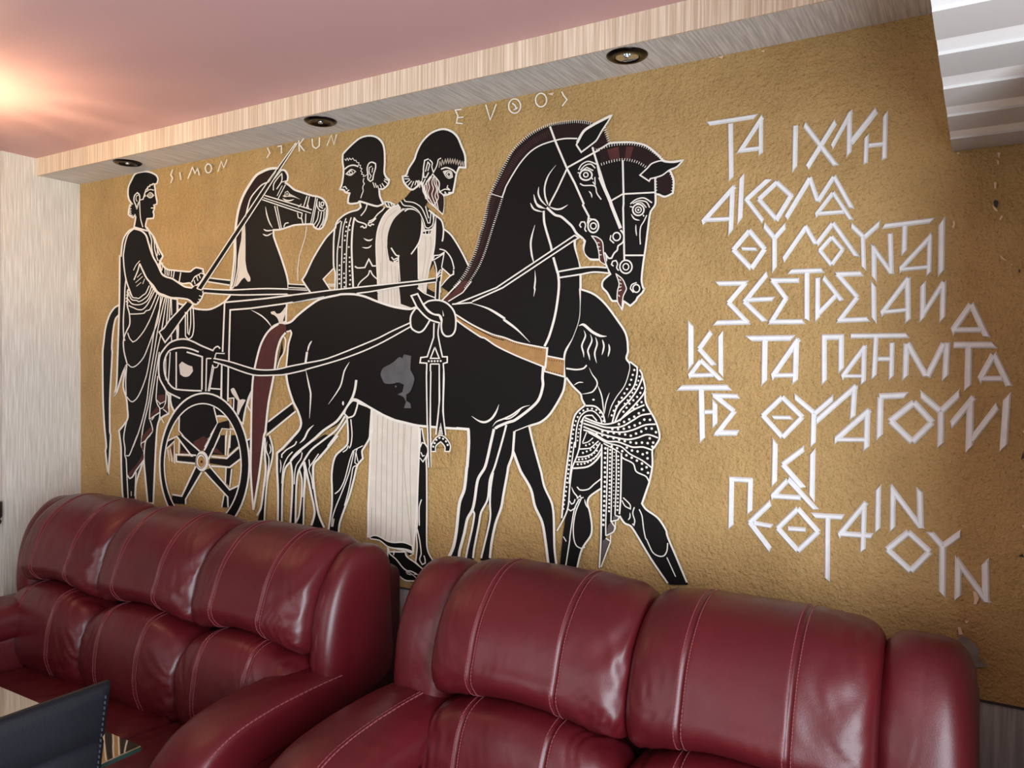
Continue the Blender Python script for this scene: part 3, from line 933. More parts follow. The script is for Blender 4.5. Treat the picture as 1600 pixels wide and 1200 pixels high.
MURAL = """
P horse_figure far
S body
o k 3.4|10039,18389 10107,18659 10198,19110 10265,19651 10288,20375 10377,20971 10534,21498 10756,21894 11108,22273 11455,22558 11799,22663 12180,22718 12556,22686 12763,22588 12969,22549 13124,22358 13124,22186 13011,22099 13214,21975 13457,21805 13777,21685 14328,21499 14638,21424 14907,21285 15052,21048 15068,20770 14985,20528 14834,20333 14642,20294 14449,20380 14371,20485 13939,20523 13461,20536 13137,20493 12727,20441 12394,20455 12415,20206 12770,19483 13059,18830 13162,18451 13143,18019 13083,17676 13043,17099 12275,16883 11637,16005 11465,15112 11291,14601 10984,14023 10785,13291 10494,13399 9394,13539 7161,13131 6398,14074 6890,16666 6867,17985 7913,17742 8399,17680 8877,17680 9348,17798 9765,17973 10039,18176 9994,18330
t 2.4|11200,17576 11721,17367 12063,17152 12296,16927
f w|12253,17470 12442,17493 12567,17402 12775,17425 13021,17635 13042,17446 12920,17189 12899,17074 12693,17050 12609,17226 12442,17347 12295,17395
S tail
o k 3.2|2954,18057 2578,17932 2226,17633 1928,17085 1775,16390 1714,16041 1708,14993 1732,13943 1816,12896 1960,11923 1899,11709 2101,10674 2225,11729 2287,12429 2229,12566 2236,13957 2361,15347 2423,16039 2394,16212 2485,16901 2663,17449 2952,17681
f w|1928,11536 2101,10656 2224,11590 2145,11079 2086,11074
S mane
o d 2|10085,18417 10198,18655 10311,19103 10355,19645 10355,20370 10422,20967 10578,21463 10800,21860 11151,22238 11498,22523 11841,22623 12180,22675 12556,22657 12390,22417 12139,22243 11799,22164 11456,21967 11152,21704 10933,21219 10845,20809 10713,20341 10513,19634 10468,19185 10356,18798 10221,18472
f w|10690,20823 10867,20867 10890,20327 10891,19609 10891,19429 10979,19065 11155,18786 11155,18652 11024,18644 10847,18803 10714,18750 10446,18522 10288,18484 10446,18884 10513,19273 10535,19633 10668,20345
S bridle
L 2|11928,21763 14330,21002
L 2|11800,21621 13859,20926
L 1.6|11864,21682 14291,20885
L 2|12455,21321 12727,20470
L 1.7|12580,21309 12809,20478
L 1.7|13011,22027 12621,21551
L 1.5|12847,22017 12579,21671
L 2|14094,21510 13917,21133
L 2|14211,21483 14075,21089
L 2|13859,20941 13820,20774 13900,20526
L 2|14037,20895 14018,20516
l 1.7|13818,21256 13659,21158
l 1.7|13620,20963 13660,20789 13820,20732
l 1.7|14134,21196 14174,21051
L 1.8|14522,21436 14427,21026 14273,20508
L 1.8|14600,21372 14466,20883 14370,20499
l 1.8|14659,20920 14602,20646 14410,20440
l 1.8|14794,20879 14718,20580 14526,20346
l 1.8|14927,20894 14871,20566 14680,20319
l 1.5|15022,20941 14985,20667 14834,20403
l 2|14581,21332 14581,21123 14717,20942 14908,20924 14984,21000
S head
t 2.4|11971,21355 12056,21025 12183,20750 12352,20531
t 2.4|11866,20529 12057,20454 12394,20455
t 2.4|11824,20356 12058,20278 12352,20356
l 2|13177,20647 13014,20633 12932,20510
l 2|12181,22209 12349,22247 12804,22569
l 2|12391,21894 12412,22124 12640,22329 12825,22451 12826,22192 12558,21919
l 1.6|13051,22166 12805,22137
l 2.4|12139,22228 11799,22170 11456,21967 11152,21704 10977,21275
f w|12868,21640 12971,21672 12991,21771 13134,21798 13235,21687 13458,21577 13778,21416 13418,21539 13134,21583 12971,21586
E k|13183,21678 13176,21650 13157,21628 13128,21615 13093,21613 13059,21623 13030,21642 13010,21668 13003,21697 13010,21725 13030,21747 13059,21760 13093,21762 13127,21753 13156,21734 13176,21707
E w|13142,21677 13138,21662 13128,21650 13112,21643 13093,21642 13075,21647 13059,21657 13048,21672 13044,21687 13048,21702 13058,21714 13074,21721 13093,21722 13112,21717 13128,21707 13138,21693
E k|13118,21679 13116,21671 13110,21664 13103,21660 13093,21659 13084,21662 13076,21668 13071,21676 13069,21685 13071,21693 13076,21700 13084,21704 13093,21705 13102,21702 13110,21696 13116,21688
t 2.6|12868,21554 13053,21462 13256,21433 13458,21463
r 2|14907,21146 14902,21121 14887,21101 14865,21089 14839,21086 14812,21094 14790,21111 14775,21134 14770,21160 14775,21185 14790,21205 14812,21217 14838,21220 14864,21212 14887,21195 14902,21172
l 2|14696,21251 14697,21084 14869,20997
L 1.3|14077,20440 14019,20078 13724,19419 13645,18997 13647,18541
P charioteer_figure
S robe
o k 3.2|4012,21226 3564,21112 3223,20767 3078,20132 2992,20137 2976,19115 2935,17750 2829,16037 2736,14661 2559,14156 2764,14351 3170,15113 3484,15525 3255,14909 3224,14498 3422,14093 3505,13652 3503,13175 2900,12650 3041,11952 3066,11093 3147,9929 3288,9564 4079,9640 4110,10491 4637,11510 4798,10415 4904,9720 5282,9757 5338,10594 5504,12595 5691,13231 6294,13517 6295,14202 6140,14394 6812,16023 6864,16667 6867,18146 6561,18190 5626,18423 5095,18875 5945,19940 5631,20320 5368,20733 5048,21022 4833,21206
l 2.4|4039,21223 3620,21040 3393,20686 3278,20288 3249,20120 3304,19608 3443,19091 3667,18674 3861,18362
l 2.4|3443,19159 3357,18756 3326,18214 3237,17400 3262,16684 3347,16512
l 2.4|3554,18679 3523,18003 3662,17660 3689,17220 3490,16952 3319,16717 3233,16445 3288,16036 3485,15559
l 2.2|3484,15525 3396,14843 3422,14195
l 2.2|3474,13139 3331,12757 3243,12341 3327,11935 3326,11626 3410,11461 3464,10780 3545,9760
l 1.6|3554,18696 3695,18673 3497,18580 3638,18540 3468,18446 3609,18423 3440,18311 3581,18272 3439,18176 3563,18137 3467,18039
l 2|3694,18572 3889,18344 4167,18300 4332,18277 4606,18399 4797,18474 5041,18778
l 2|3610,18508 3833,18246 4166,18199 4332,18143 4660,18231 4986,18417 5202,18771
l 2|3581,18272 3832,18077 4221,18013 4551,18035 4931,18187 5308,18634
l 2|3608,18000 3999,17886 4275,17810 4604,17816 4931,18021 5415,18563
l 2|3662,17643 4109,17630 4658,17648 4822,17743 5092,17801 5573,18458
l 2|3546,16850 3686,16610 3910,16456 4160,16537 4656,16898 5090,17387 5413,17873 5731,18386
l 2|3541,15525 3766,15407 3989,15409 4267,15528 4597,15764 4816,16030 5303,16821 5623,17341 5810,18317
l 2|3478,14129 3704,13965 3900,13936 4206,14114 4538,14525 4867,15131 5140,16029 5410,17017 5941,18312
l 2|3892,12003 4256,12598 4589,13286 4864,14031 5029,14867 5354,16028 5622,17013 6097,18273
l 2|4475,12239 4587,12850 4972,13868 5190,14704 5540,16028 5832,16845 6201,18269
l 2|5024,13237 5079,13705 5296,14540 5699,16027
l 2|6146,17002 6304,18200
l 2|6354,17323 6433,18227
l 2|6509,17513 6484,18193
l 2|6867,18146 6841,17568
l 2|6814,17054 6864,16538 6838,16023
l 2|5590,15040 5482,14115 5587,13854 5719,13710 5718,13397 5558,12895 5503,12132
l 2|6481,16705 6506,16478
L 2|5718,13397 6006,13113
L 2|5955,13685 6320,13502
l 2|6140,14426 6113,14001 5982,13768 5745,13694
l 2|6347,14301 6320,13518
l 2|5535,14050 5772,13925 6087,14033
l 2|5719,13858 5772,13958
l 2|5024,13237 5718,13545
l 2|5077,13206 5238,12880 5210,12713 4859,12428 4475,12223
l 2|5185,13210 5346,13349
l 2|4475,12239 4475,12105 4639,11879
l 2|4201,12528 3920,12072 3638,11647 3411,11615
L 2|4777,12323 4475,12206
l 2.4|5075,12573 4777,12323 4665,11713 4718,11046 4851,10017
l 2.4|4111,10966 4024,9941
l 2.6|4610,11508 4084,10998 3859,10743 3662,10659 3493,10782
t 2.2|3772,10122 3772,9918
S hem
f b|5615,14250 6035,14293 6087,14033 5772,13942 5561,14051
f b|5132,13474 5560,13787 5692,13577 5078,13272
f b|4531,12478 5130,12942 5237,12747 4750,12389 4475,12239
f b|4531,12545 4967,12567 4750,12355 4475,12223
f b|4475,12155 4694,12185 4639,11879 4529,11973
f b|4611,11878 4638,11577 4140,11104 3662,10693 3510,10835 3973,11159 4418,11562
f b|5982,13768 6139,13936 6294,13680 6268,13532
S head
o k 3|4012,21276 4124,21668 4069,21773 3958,21683 3735,21771 3624,21848 3652,22048 3737,22241 3877,22260 3682,22448 3599,22659 3628,22992 3853,23268 4076,23476 4406,23519 4841,23499 5216,23404 5534,23251 5649,23091 5586,22936 5401,22892 5453,22690 5489,22457 5573,22187 5557,22084 5372,22060 5414,21942 5318,21787 5370,21651 5317,21525 4915,21545 4834,21371 4806,21241 4994,21027
l 1.8|4402,22307 4454,21637 4616,21224
o k 2.2|4238,22691 4045,22578 4016,22380 4126,22202 4208,22027 4319,22249 4402,22340 4392,22574
l 1.5|4320,22582 4183,22563 4155,22433 4237,22324
l 2|4457,22368 4647,22381 4784,22664 4892,22785 5107,22892 5374,22944
l 1.3|4620,22351 4675,22445 4810,22496 4730,22604 4838,22659 4811,22744 4973,22759 4946,22861 5107,22843 5108,22925 5268,22890 5294,22953 5427,22921
l 1.8|4865,22672 5107,22728 5373,22666
f w|4864,22491 4972,22562 5107,22619 5267,22563 5399,22450 5213,22372 5052,22379
E k|5240,22484 5230,22456 5204,22434 5164,22422 5117,22421 5070,22432 5030,22453 5003,22480 4994,22510 5003,22538 5030,22560 5070,22572 5117,22572 5164,22561 5204,22541 5231,22513
E w|5197,22488 5191,22470 5174,22456 5148,22448 5117,22447 5086,22454 5060,22468 5043,22486 5037,22505 5043,22524 5060,22538 5086,22546 5117,22546 5148,22539 5174,22525 5191,22508
E k|5160,22492 5156,22482 5147,22475 5133,22471 5117,22470 5101,22474 5087,22481 5077,22491 5074,22501 5077,22511 5087,22519 5101,22523 5117,22523 5133,22519 5147,22512 5157,22503
L 2|5169,21966 5371,21939
l 1.2|3681,22247 3821,22182 3653,22115 3820,22065 3652,22014 3820,21964 3652,21913 3820,21880 3708,21807 3903,21789 3875,21691 4014,21745
S far_arm
o k 3|5735,19758 6152,19407 6717,19310 7172,19252 7669,19208 7866,19291 8061,19343 8472,19256 8496,19098 8568,19032 8303,18749 7865,18581 7668,18749 7171,18757 6254,19045 5839,19230
L 2|7096,19208 6995,18830
L 2|6691,19311 6614,19010
l 1.8|6513,19338 6486,19065
l 1.8|6359,19395 6332,19105
l 1.8|6204,19437 6229,19127
l 1.6|6074,19509 6099,19167
l 1.6|5944,19680 5891,19357
l 1.6|5814,19851 5761,19495
l 2|5021,20992 5208,20647 5207,20384 5312,19982
l 1.8|5128,20983 5367,20635 5419,20237 5630,19765
l 1.8|5314,20738 5578,20292 5577,19964
l 1.8|5526,20361 5736,19987
l 1.8|7914,18957 8352,19106 8496,19051
l 1.8|7767,18775 7963,18986 8158,19039
l 1.8|8061,19012 8158,18819
l 1.8|8207,19067 8304,18905
l 1.8|7914,18863 7988,18701
L 1.5|8400,19182 8496,19161
S near_arm
f k|4012,21176 4778,20912 5046,20396 5312,19982 5839,19230 6099,19118 6665,18959 7171,18709 7470,18599 7816,18552 8012,18637 8424,18430 8472,18272 8254,18030 8060,17911 7668,18067 6816,18196 6407,18244 5732,18467 5095,18875 4664,19361 4392,19710 4006,19734
l 3|4039,21207 4507,21084 4832,20875 4993,20565 5153,20224 5312,19949 5577,19637 5891,19211 6151,19083 6563,18980 7070,18746 7371,18620 7816,18552
l 3|4392,19727 4610,19431 4880,19084 5309,18765 5626,18472 6045,18340 6459,18226 6867,18194 7469,18123 7717,18034 7864,17918 8109,17909 8351,18089 8496,18302 8448,18398
l 2.4|4003,19063 4281,19450 4392,19727
l 1.6|3977,19467 4172,19690 4420,19842
t 2|4225,19152 4528,19319
t 2|4114,18940 4609,19181
t 2|4169,18786 4499,18937
t 2|4608,18865 4745,19074
l 1.6|8230,18235 8399,18181
l 1.6|8182,18095 8327,18058
l 1.6|8109,17988 8230,17952
P chariot_figure
S reins
F k|8830,18893 10062,18738 10016,18557 8759,18757
L 2.6|8830,18893 10062,18738
L 2.6|8759,18751 10016,18557
f k|8496,18489 9994,18376 12061,18328 14104,18193 14301,18071 13143,18077 12061,18122 10759,18146 9856,18208 8496,18317
l 2.6|8448,18498 9994,18376 12061,18334 14163,18182 14301,18080
l 2.6|8520,18326 9856,18208 10759,18152 12061,18116 13143,18083
F k|13183,18450 14025,18366 14143,18205 13183,18262
L 2|13183,18450 14005,18376
L 1.8|13203,18319 14065,18251
L 2|15165,18312 15428,18299
L 2|15222,18240 15428,18244
S whip
F k|13553,23447 13633,23444 8351,18465 8085,18524
L 2.2|13553,23447 12139,22272 8095,18514
L 2.2|13633,23444 12557,22420 11970,21838 8376,18448
L 2|8095,18523 8376,18438
F k|7469,18027 7864,17886 7168,17303 6404,16673 6093,16417 5701,16831 6042,16972 6405,17257
L 2.6|7469,18011 6354,17290 6042,17005 5701,16847 6093,16417 6456,16705 7168,17335 7864,17902
l 2.2|7394,17616 7393,16659 7567,16529 7814,16653 7912,17031 7864,17855
l 2|7518,17612 7542,16784 7616,16720 7716,17131 7717,17796
S rail
f k|10040,16042 8971,16077 7912,16462 6915,16537 6300,16350 5935,16026 5671,15534 5775,14977 6244,14396 7062,14157 8396,14508 8398,16017 9113,15704 10040,15584
F k|6403,16024 7417,16021 8398,15829 8396,14540 6809,14571 6400,14725
l 3|9042,16077 8350,16269 7912,16415 7417,16531 6915,16521 6403,16398 6040,16156 5751,15863 5671,15436 5722,14976 6036,14588 6244,14396 7062,14157
l 3|8204,16018 7764,16131 7217,16198 6660,16153 6299,16025 6039,15634 6064,15177 6245,14853 6503,14629 6809,14522 7663,14492 8396,14493
L 2.6|6812,16023 6809,14571
L 2|6428,16024 6296,14723
l 1.6|6143,15830 6141,14884
L 3|7466,16021 8422,15829 8396,14540
f w|7166,15637 6989,15508 7064,15122 7315,15029 7614,15065 7861,15258 7812,15448 7565,15495
l 2.6|9042,16046 9160,16169 9347,16230 9487,16137
L 2.4|8686,15766 8971,15766
L 2.4|8686,15766 8637,14482
L 2|9042,15502 8780,14485
L 2|9113,15425 8852,14487
l 2|9018,15518 9113,15409 9300,15426 9394,15550
L 3|9580,15551 9534,14286
L 2.6|9949,15461 9926,14112
L 2.6|8876,14597 9534,14579
l 2|9719,15951 9254,15968 9183,15828 9207,15673 9441,15612
l 2|9719,15936 9719,15982
S frame
F k|9696,17914 10759,17936 12062,17975 13708,18054 15634,18097 15635,17973 14496,17852 12898,17726 11200,17636 10039,17597 10017,16011 9626,16013
L 3|9626,16013 9742,17913 10759,17936 12062,17975 13708,18054 14880,18116 15634,18125
L 3|9994,16011 10062,17612 11200,17636 12898,17740 14496,17866 14957,17918
L 3|9580,15520 9557,14225
L 3|9994,16011 9994,15675
L 3|9958,15430 9926,14174
F g|9972,14205 10155,14211 10155,13874 9972,14052
L 2.4|9926,14235 10268,14259 10246,13755
l 2.4|11291,14601 11072,14266 10852,13656 10785,13291
f w|10200,14639 10086,14576 10177,14425 10494,14159 10449,13702 10539,13614 10673,13861 10940,14202 10762,14227 10606,14193 10313,14611
F g|11007,13963 11249,13791 11228,12830 11030,12699 10808,13201
L 2.4|11007,14023 11249,13731
S bar
F k|13397,14113 13519,13886 12113,13024 12070,13347
L 3|13437,14186 12155,13439
L 3|13580,13874 12070,12933
F k|11030,12668 11250,12831 11228,12409 11074,12430
L 2.6|11008,12682 11272,12802
L 2.6|11119,12282 11294,12383
S wheel
f k|8923,13864 9112,13871 9347,13258 8922,12740 7660,12195 6959,12799 7011,13479 7662,13855 8541,14009
L 2.4|7011,13511 6984,12849 7907,12210
F b|7808,12363 8492,12717 8732,12573 8539,12248 8054,12218
F b|7883,12463 8516,12719 8779,12576 8539,12153 8225,12134
L 2.4|9112,13871 9347,13258 8922,12771
F k|7085,12418 7808,11981 7084,11951
F b|7059,12062 7660,11987 7058,11949
F k|6213,12386 6652,12524 6678,12428 6186,12074
F g|6238,12077 6678,12363 6676,11518 6341,11593
F b|6446,12155 6652,12297 6625,11710 6497,11995
L 2.2|6186,12074 6678,12412 6701,11520
L 2.2|6264,12046 6367,11562 6446,12089 6548,11575
L 2.4|6213,12386 6831,12615 7411,12276
L 2.2|7009,12479 6982,11928
F k|8970,12773 9812,12817 9765,12044 8970,12023
F b|9017,12120 9253,12306 9719,12041
F k|10132,12833 10450,12850 10517,12458 9996,12120
L 2.4|9812,12817 9789,12045
L 2.4|10041,12829 9927,12039
L 2.4|8993,12275 9603,13084 10269,13069
L 2|9881,13005 9812,12324
L 2|10087,13015 10041,12338
F k|9858,11557 10178,11580 10042,10863 9812,10998
L 2.4|9835,11586 9789,10965
L 2.4|10156,11548 10042,10832
F k|9696,10493 9904,10450 9927,10051 9627,10022
L 2.4|9719,10526 9580,10017
F k|6831,12631 7110,12678 7261,12685 8249,12119 8005,11802
L 3|6831,12631 8004,11707
L 3|7161,12680 8273,12105
F k|9017,12776 9394,12795 8827,11889 8515,12136
L 3|9041,12777 8539,12153
L 3|9464,12799 8803,11824
L 3|9064,12279 9580,13083 10041,13074
L 3|8588,12282 9347,13227
F k|8684,12256 9088,12280 9580,13083 10041,13074 9995,13409 9347,13258
F k|6881,11824 8005,11866 8053,11647 6880,11646
L 3|8054,11933 6804,11884 6829,11594 8053,11599
F k|8874,11861 9858,11895 10585,12340 10652,12010 10041,11631 8874,11672
L 3|8970,11945 9812,11939 9858,11926 10540,12398
L 3|8969,11570 10041,11601 10697,11982
F k|8053,11456 8394,11323 7408,10123 7357,9925 6492,9874 6570,10207 7157,10196
L 3|8029,11486 7157,10229 6571,10240
L 3|8394,11291 7408,10123 7408,9930
F k|8539,11365 8922,11488 9766,10963 10042,10740 10631,10913 10541,10479 10225,10081 9996,10058 9950,10455
L 3|8587,11306 8922,11081 9927,10452 9950,10054
L 3|8827,11638 8922,11519 10042,10740 10631,10974
A k|11141,11777 10954,10730 10411,9795 9577,9107 8561,8775 7510,8869 6589,9395 5961,10284 5739,11393 5966,12533 6598,13507 7517,14160 8565,14402 9577,14216 10408,13650 10952,12796|10693,11745 10530,10843 10058,10039 9336,9451 8460,9171 7558,9258 6773,9711 6238,10471 6049,11415 6242,12386 6779,13219 7564,13781 8464,13994 9336,13840 10056,13357 10528,12624
r 3.2|11141,11777 10954,10730 10411,9795 9577,9107 8561,8775 7510,8869 6589,9395 5961,10284 5739,11393 5966,12533 6598,13507 7517,14160 8565,14402 9577,14216 10408,13650 10952,12796
r 2.4|10693,11745 10530,10843 10058,10039 9336,9451 8460,9171 7558,9258 6773,9711 6238,10471 6049,11415 6242,12386 6779,13219 7564,13781 8464,13994 9336,13840 10056,13357 10528,12624
S hub
E k|8755,11743 8726,11614 8643,11501 8518,11420 8370,11384 8221,11399 8094,11461 8010,11564 7980,11689 8010,11819 8095,11933 8222,12013 8370,12048 8518,12032 8643,11968 8726,11867
E w|8803,11746 8774,11594 8691,11460 8566,11366 8418,11325 8270,11344 8143,11420 8059,11543 8029,11693 8059,11847 8144,11981 8270,12075 8419,12114 8566,12093 8691,12016 8774,11894
E k|8645,11735 8622,11623 8557,11524 8460,11454 8346,11424 8230,11437 8132,11493 8067,11583 8044,11694 8067,11807 8133,11906 8231,11976 8346,12005 8461,11991 8558,11934 8622,11844
E w|8606,11732 8587,11630 8530,11540 8446,11476 8346,11449 8245,11462 8160,11513 8103,11596 8083,11696 8103,11800 8160,11890 8246,11953 8346,11980 8446,11966 8530,11914 8587,11832
E q|8582,11715 8566,11630 8520,11555 8451,11502 8370,11479 8288,11490 8219,11533 8172,11602 8156,11686 8173,11772 8219,11847 8289,11899 8370,11922 8452,11910 8520,11867 8566,11798
E k|8452,11706 8448,11684 8435,11665 8416,11651 8394,11645 8372,11648 8353,11659 8340,11677 8336,11698 8341,11720 8353,11739 8372,11753 8394,11759 8416,11756 8435,11745 8448,11727
P groom_figure
S body
f k|16512,17829 17430,17633 17416,20179 18061,20736 17756,20727 17343,20873 16585,21111 16622,20838 16173,20747 15624,20526 15513,20371 15439,20240 15026,19943 14452,19315 14063,18746 13886,18557 14301,18057 15260,17989
l 3.2|16586,21030 16640,20864 16497,20783 16173,20747 15881,20666 15624,20526 15513,20399 15476,20265 15026,19943 14452,19315 14063,18746 13886,18557 14064,18350 14320,18070
F g|14917,18533 15444,18905 15448,18119 15260,18114
L 2.4|15444,18905 14917,18533 15279,18113
L 1.8|15127,18341 15447,18326
L 1.8|15184,18283 15447,18271
l 3|15457,20294 15403,19803 15407,18976 15482,18696 15466,18118
l 2|15735,20489 15513,20371 15495,20236
l 2.2|15772,20458 15663,19920 15573,19378 15578,18113
l 2|15973,20549 15847,20233 15794,19636 15764,18119
l 2|16210,20554 16067,20160 15997,19349 15984,18136
l 3.4|16355,20541 16266,20143 16233,19468 16312,18135
l 2.4|16355,20514 16499,20393 16785,20300 16891,20237 16874,20159 16786,20153 16714,20213 16625,20193
l 2.4|17311,20426 17137,20322 16979,20297 16980,20230 17068,20195 17120,20244 17225,20222
t 2.8|16770,19806 16929,19726 17070,19716 17175,19761
t 2.4|16700,19511 16895,19470 17036,19491 17124,19552
l 2.6|16381,18890 16507,18828 16828,18823 17003,19093 17162,18856 17319,18847
l 2.2|17040,18717 16971,18560 16688,18387 16546,18259 16510,18126
l 2.2|17075,18715 17181,18549 17374,18406
D 1.4 7|15992,20411 15993,20193 15922,19872 15922,19763
D 1.4 7|16139,20290 16140,20100
D 1.4 6|15702,19588 15739,19504
D 1.4 6|16106,19559 16143,19448
D 1.4 6|15924,19327 15888,19056
D 1.4 7|16144,19203 16146,18714 16183,18494 16148,18224
D 1.4 7|15686,18959 15669,18631 15689,18246
D 1.4 7|15890,18674 15910,18399 15911,18208
l 2.2|17166,21475 17026,21384 16958,21072 16853,20762 16641,20568
l 2.4|17688,20760 17585,20665 17379,20552 17206,20409 16997,20348
o k 2.6|17670,20933 17891,20897 18094,20798 17994,20716 17790,20763
L 2|17823,20877 17892,20753
L 2|17942,20852 17993,20769
S head
o k 3.4|17444,21365 17480,21123 17619,20872 17343,20820 16586,21057 16496,21012 16172,21018 16055,21071 16080,21244 16134,21374 15933,21437 15878,21511 15693,21564 15785,21739 15839,22005 15856,22220 15807,22499 15817,22742 15945,22833 16235,23010 16593,23174 16982,23198 17331,23094 17573,22875 17660,22627 17679,22231 17664,21892 17750,21724 17870,21632 17820,21480 17616,21359 17513,21370
l 2.6|15893,22216 16093,22299 16310,22304 16526,22232
f w|15930,22048 16130,22173 16239,22187 16437,22081 16240,21971 16113,21972
f k|16040,22049 16167,22128 16275,22142 16366,22077 16221,22013
r 1.3|16261,22062 16256,22044 16242,22030 16221,22022 16196,22022 16171,22028 16150,22042 16136,22059 16131,22078 16135,22096 16150,22110 16171,22118 16196,22119 16221,22112 16242,22099 16256,22082
l 1.2|15910,22567 15965,22505 16019,22580 16074,22491 16128,22565 16201,22502 16273,22546 16346,22456 16418,22460 16454,22388 16561,22348 16526,22285 16633,22258 16598,22182 16687,22144 16634,22071 16705,22008 16670,21959 16777,21920 16742,21870 16848,21884 16953,21952
l 1.6|16777,21813 16742,21710 16796,21623 16726,21524 16744,21389 16691,21287 16639,21159
o k 2.4|17126,22302 16987,22267 16917,22116 16953,21898 16954,21765 17060,21673 17164,21714 17198,21869 17284,22097 17283,22229
l 1.6|17127,22169 17005,22132 17006,21972 17094,21855 17024,21757
l 1.6|17162,22112 17128,21957
L 2|15822,21612 15932,21627 16024,21522
L 2|16006,21442 16115,21498
L 1.6|17165,21634 17253,21439
L 1.6|17270,21596 17340,21429
L 1.6|17374,21505 17427,21380
L 1.6|17478,21519 17547,21406
L 1.6|17563,21549 17667,21419
L 1.6|17649,21631 17803,21509
L 1.6|17665,21682 17819,21611
P bearded_man_figure
S body
f k|18951,21250 18527,20961 18229,20810 17859,20638 17519,20302 17348,19893 17334,19231 17391,18431 17430,17633 18747,17352 19041,17395 19806,17673 19991,18044 20365,17801 21054,18560 20750,19123 20381,19622 20102,19845 20007,20104 19787,20275 19373,20644 19468,20786 19401,21199
F k|19070,18010 19837,17798 19833,18304 19067,18344
S chiton
f w|18262,20781 17926,20684 17621,20450 17416,20099 17332,19709 17334,19231 17391,18431 17411,17899 17394,17900 17413,17634 18047,17480 18582,17384 18846,17401 18382,17546 18311,18279 18290,18932 18038,18921 17902,19087 17797,19489 17930,20003 18064,20305 18430,20557 18694,20609 19020,20526 19216,20303 19219,19818 19092,19444 18769,19133 19093,19368 19100,18317 19086,18009 19425,17841 19455,18120 19547,18573 19640,18872 19762,19420 19772,20251 19538,19893 19378,19906 19216,20252 18955,20660 18496,20628
F k|19092,19419 18769,19133 18807,18357 19100,18342
f k|18694,20583 18430,20544 18064,20305 17829,19854 17815,19356 17902,18982 18072,18945 18273,19063 18294,18254 18347,17860 19103,17829 19077,19369 19219,19818 19216,20303 19020,20513
F g|19516,18473 19704,18766 19833,18304 19485,18297
F g|19470,18132 19834,18152 19836,17824 19487,17991
l 2.6|18262,20768 17926,20684 17621,20450 17416,20099 17332,19709 17334,19231 17391,18431 17411,17953
l 1.1 y|18196,20605 17792,20382 17589,19953 17592,19477 17598,18421
l 1.1 y|17729,19467 17800,18989 17805,18199
l 1.1 y|17526,18953 17530,18212
l 1.1 y|17971,18847 18025,18241
l 1.1 y|18140,18784 18194,18259
l 1.1 y|17617,18049 17638,17520
l 1.1 y|17840,18066 17860,17486
l 1.1 y|17976,18060 18013,17428
l 1.1 y|18111,18054 18148,17424
l 1.1 y|18229,18048 18249,17447
l 1.1 y|19380,19652 19384,19092 19261,18334
l 1.1 y|19571,19637 19605,19330 19482,18755 19390,18276
l 1.1 y|19262,18180 19296,17949
l 2.6|18529,20534 18694,20596 18988,20529 19216,20303 19219,19818 19108,19469 18802,19131
l 2.6|17968,19398 18172,19148 18289,19114 18240,18987 18072,18932
l 2|17986,19095 18072,18998 18239,19052
L 2|18272,19115 18344,18277
L 2|19083,19368 19100,18317
l 2.6|19772,20251 19746,19421 19640,18872
l 2|19069,18036 19361,17844 19790,17686
S collar
l 6 k|18378,20899 18594,20696 18890,20641 19150,20462 19313,20167 19410,19929 19569,19916 19694,20107 19724,20357
l 6 k|18262,20833 18430,20635
l 5 k|18494,20939 18627,20822 18954,20737 19214,20532 19376,20288 19473,20076 19552,20069 19597,20419
l 1.8|18229,20810 18363,20641
l 1.8|18361,20888 18495,20732 18824,20660 19085,20494 19280,20195 19378,19957 19506,19908 19663,20009 19724,20357
l 1.8|18494,20939 18561,20854 18889,20782 19181,20612 19343,20367 19473,20076 19552,20069 19597,20419
l 1.8|19374,20618 19455,20357 19504,20225
l 1.6|19661,20388 19694,20132
F k|19251,19828 19602,19824 19539,19703 19316,19733
L 2|19235,19816 19411,19840 19664,19869
L 2|19251,19739 19602,19697
L 1.6|19379,19830 19380,19728
L 1.6|19522,19831 19507,19718
S arm
l 2.8|19502,20479 19787,20275 20007,20104 20087,19846 20073,19597 20043,19449
l 2.8|20103,19832 20381,19622 20750,19123 21054,18609
l 2.2|19936,19218 20170,19138 20387,18899 20496,18593 20481,18544
l 2.6|20482,18519 20483,18395 20360,18351 20176,18211 19991,18044
F g|20049,18619 20360,18376 20176,18236 19991,18044 19989,18422
L 2.2|20034,18620 20360,18364
l 2|19718,19031 19922,19030 20123,19104 20018,18621
l 2|20124,19066 19672,18870 19734,19017
F k|19829,18809 20050,18594 19976,18045 19993,17792 19837,17798
l 2.2|19735,18853 19815,18608 19833,18304 19837,17798
l 2.2|20049,18619 19976,18045 19993,17842
L 1.8|19832,18405 19987,18573
L 1.8|19833,18354 19988,18497
L 1.8|19849,18316 19989,18397
S head
o k 3.6|19987,22960 19548,22887 19200,22646 19008,22367 18912,22150 18685,21896 18588,21702 18440,21669 18490,21482 18690,21266 18886,21205 19208,21399 19404,20869 20033,20828 20079,20874 20218,20884 20448,20934 20522,21248 20580,21513 20670,21687 20910,21645 20892,22015 20755,22329 20587,22648 20326,22860
o b 2|19652,21600 19337,21283 19371,21025 19468,20786 19880,20442 20053,20288 20097,20546 20079,20874 19970,20985 19907,21093 19905,21319
f d|19939,20964 20080,20848 20097,20546 20052,20325 19817,20524 19909,20816
l 1.6|19621,21528 19496,21366 19529,21185 19466,21015 19563,20802 19722,20584
l 1.6|19684,21521 19623,21326 19687,21142 19625,20972 19689,20789 19817,20524
l 1.6|19716,21517 19717,21315 19813,21103 19752,20908 19815,20751 19880,20467
l 1.6|19558,21536 19400,21377 19433,21196 19403,21022 19499,20834
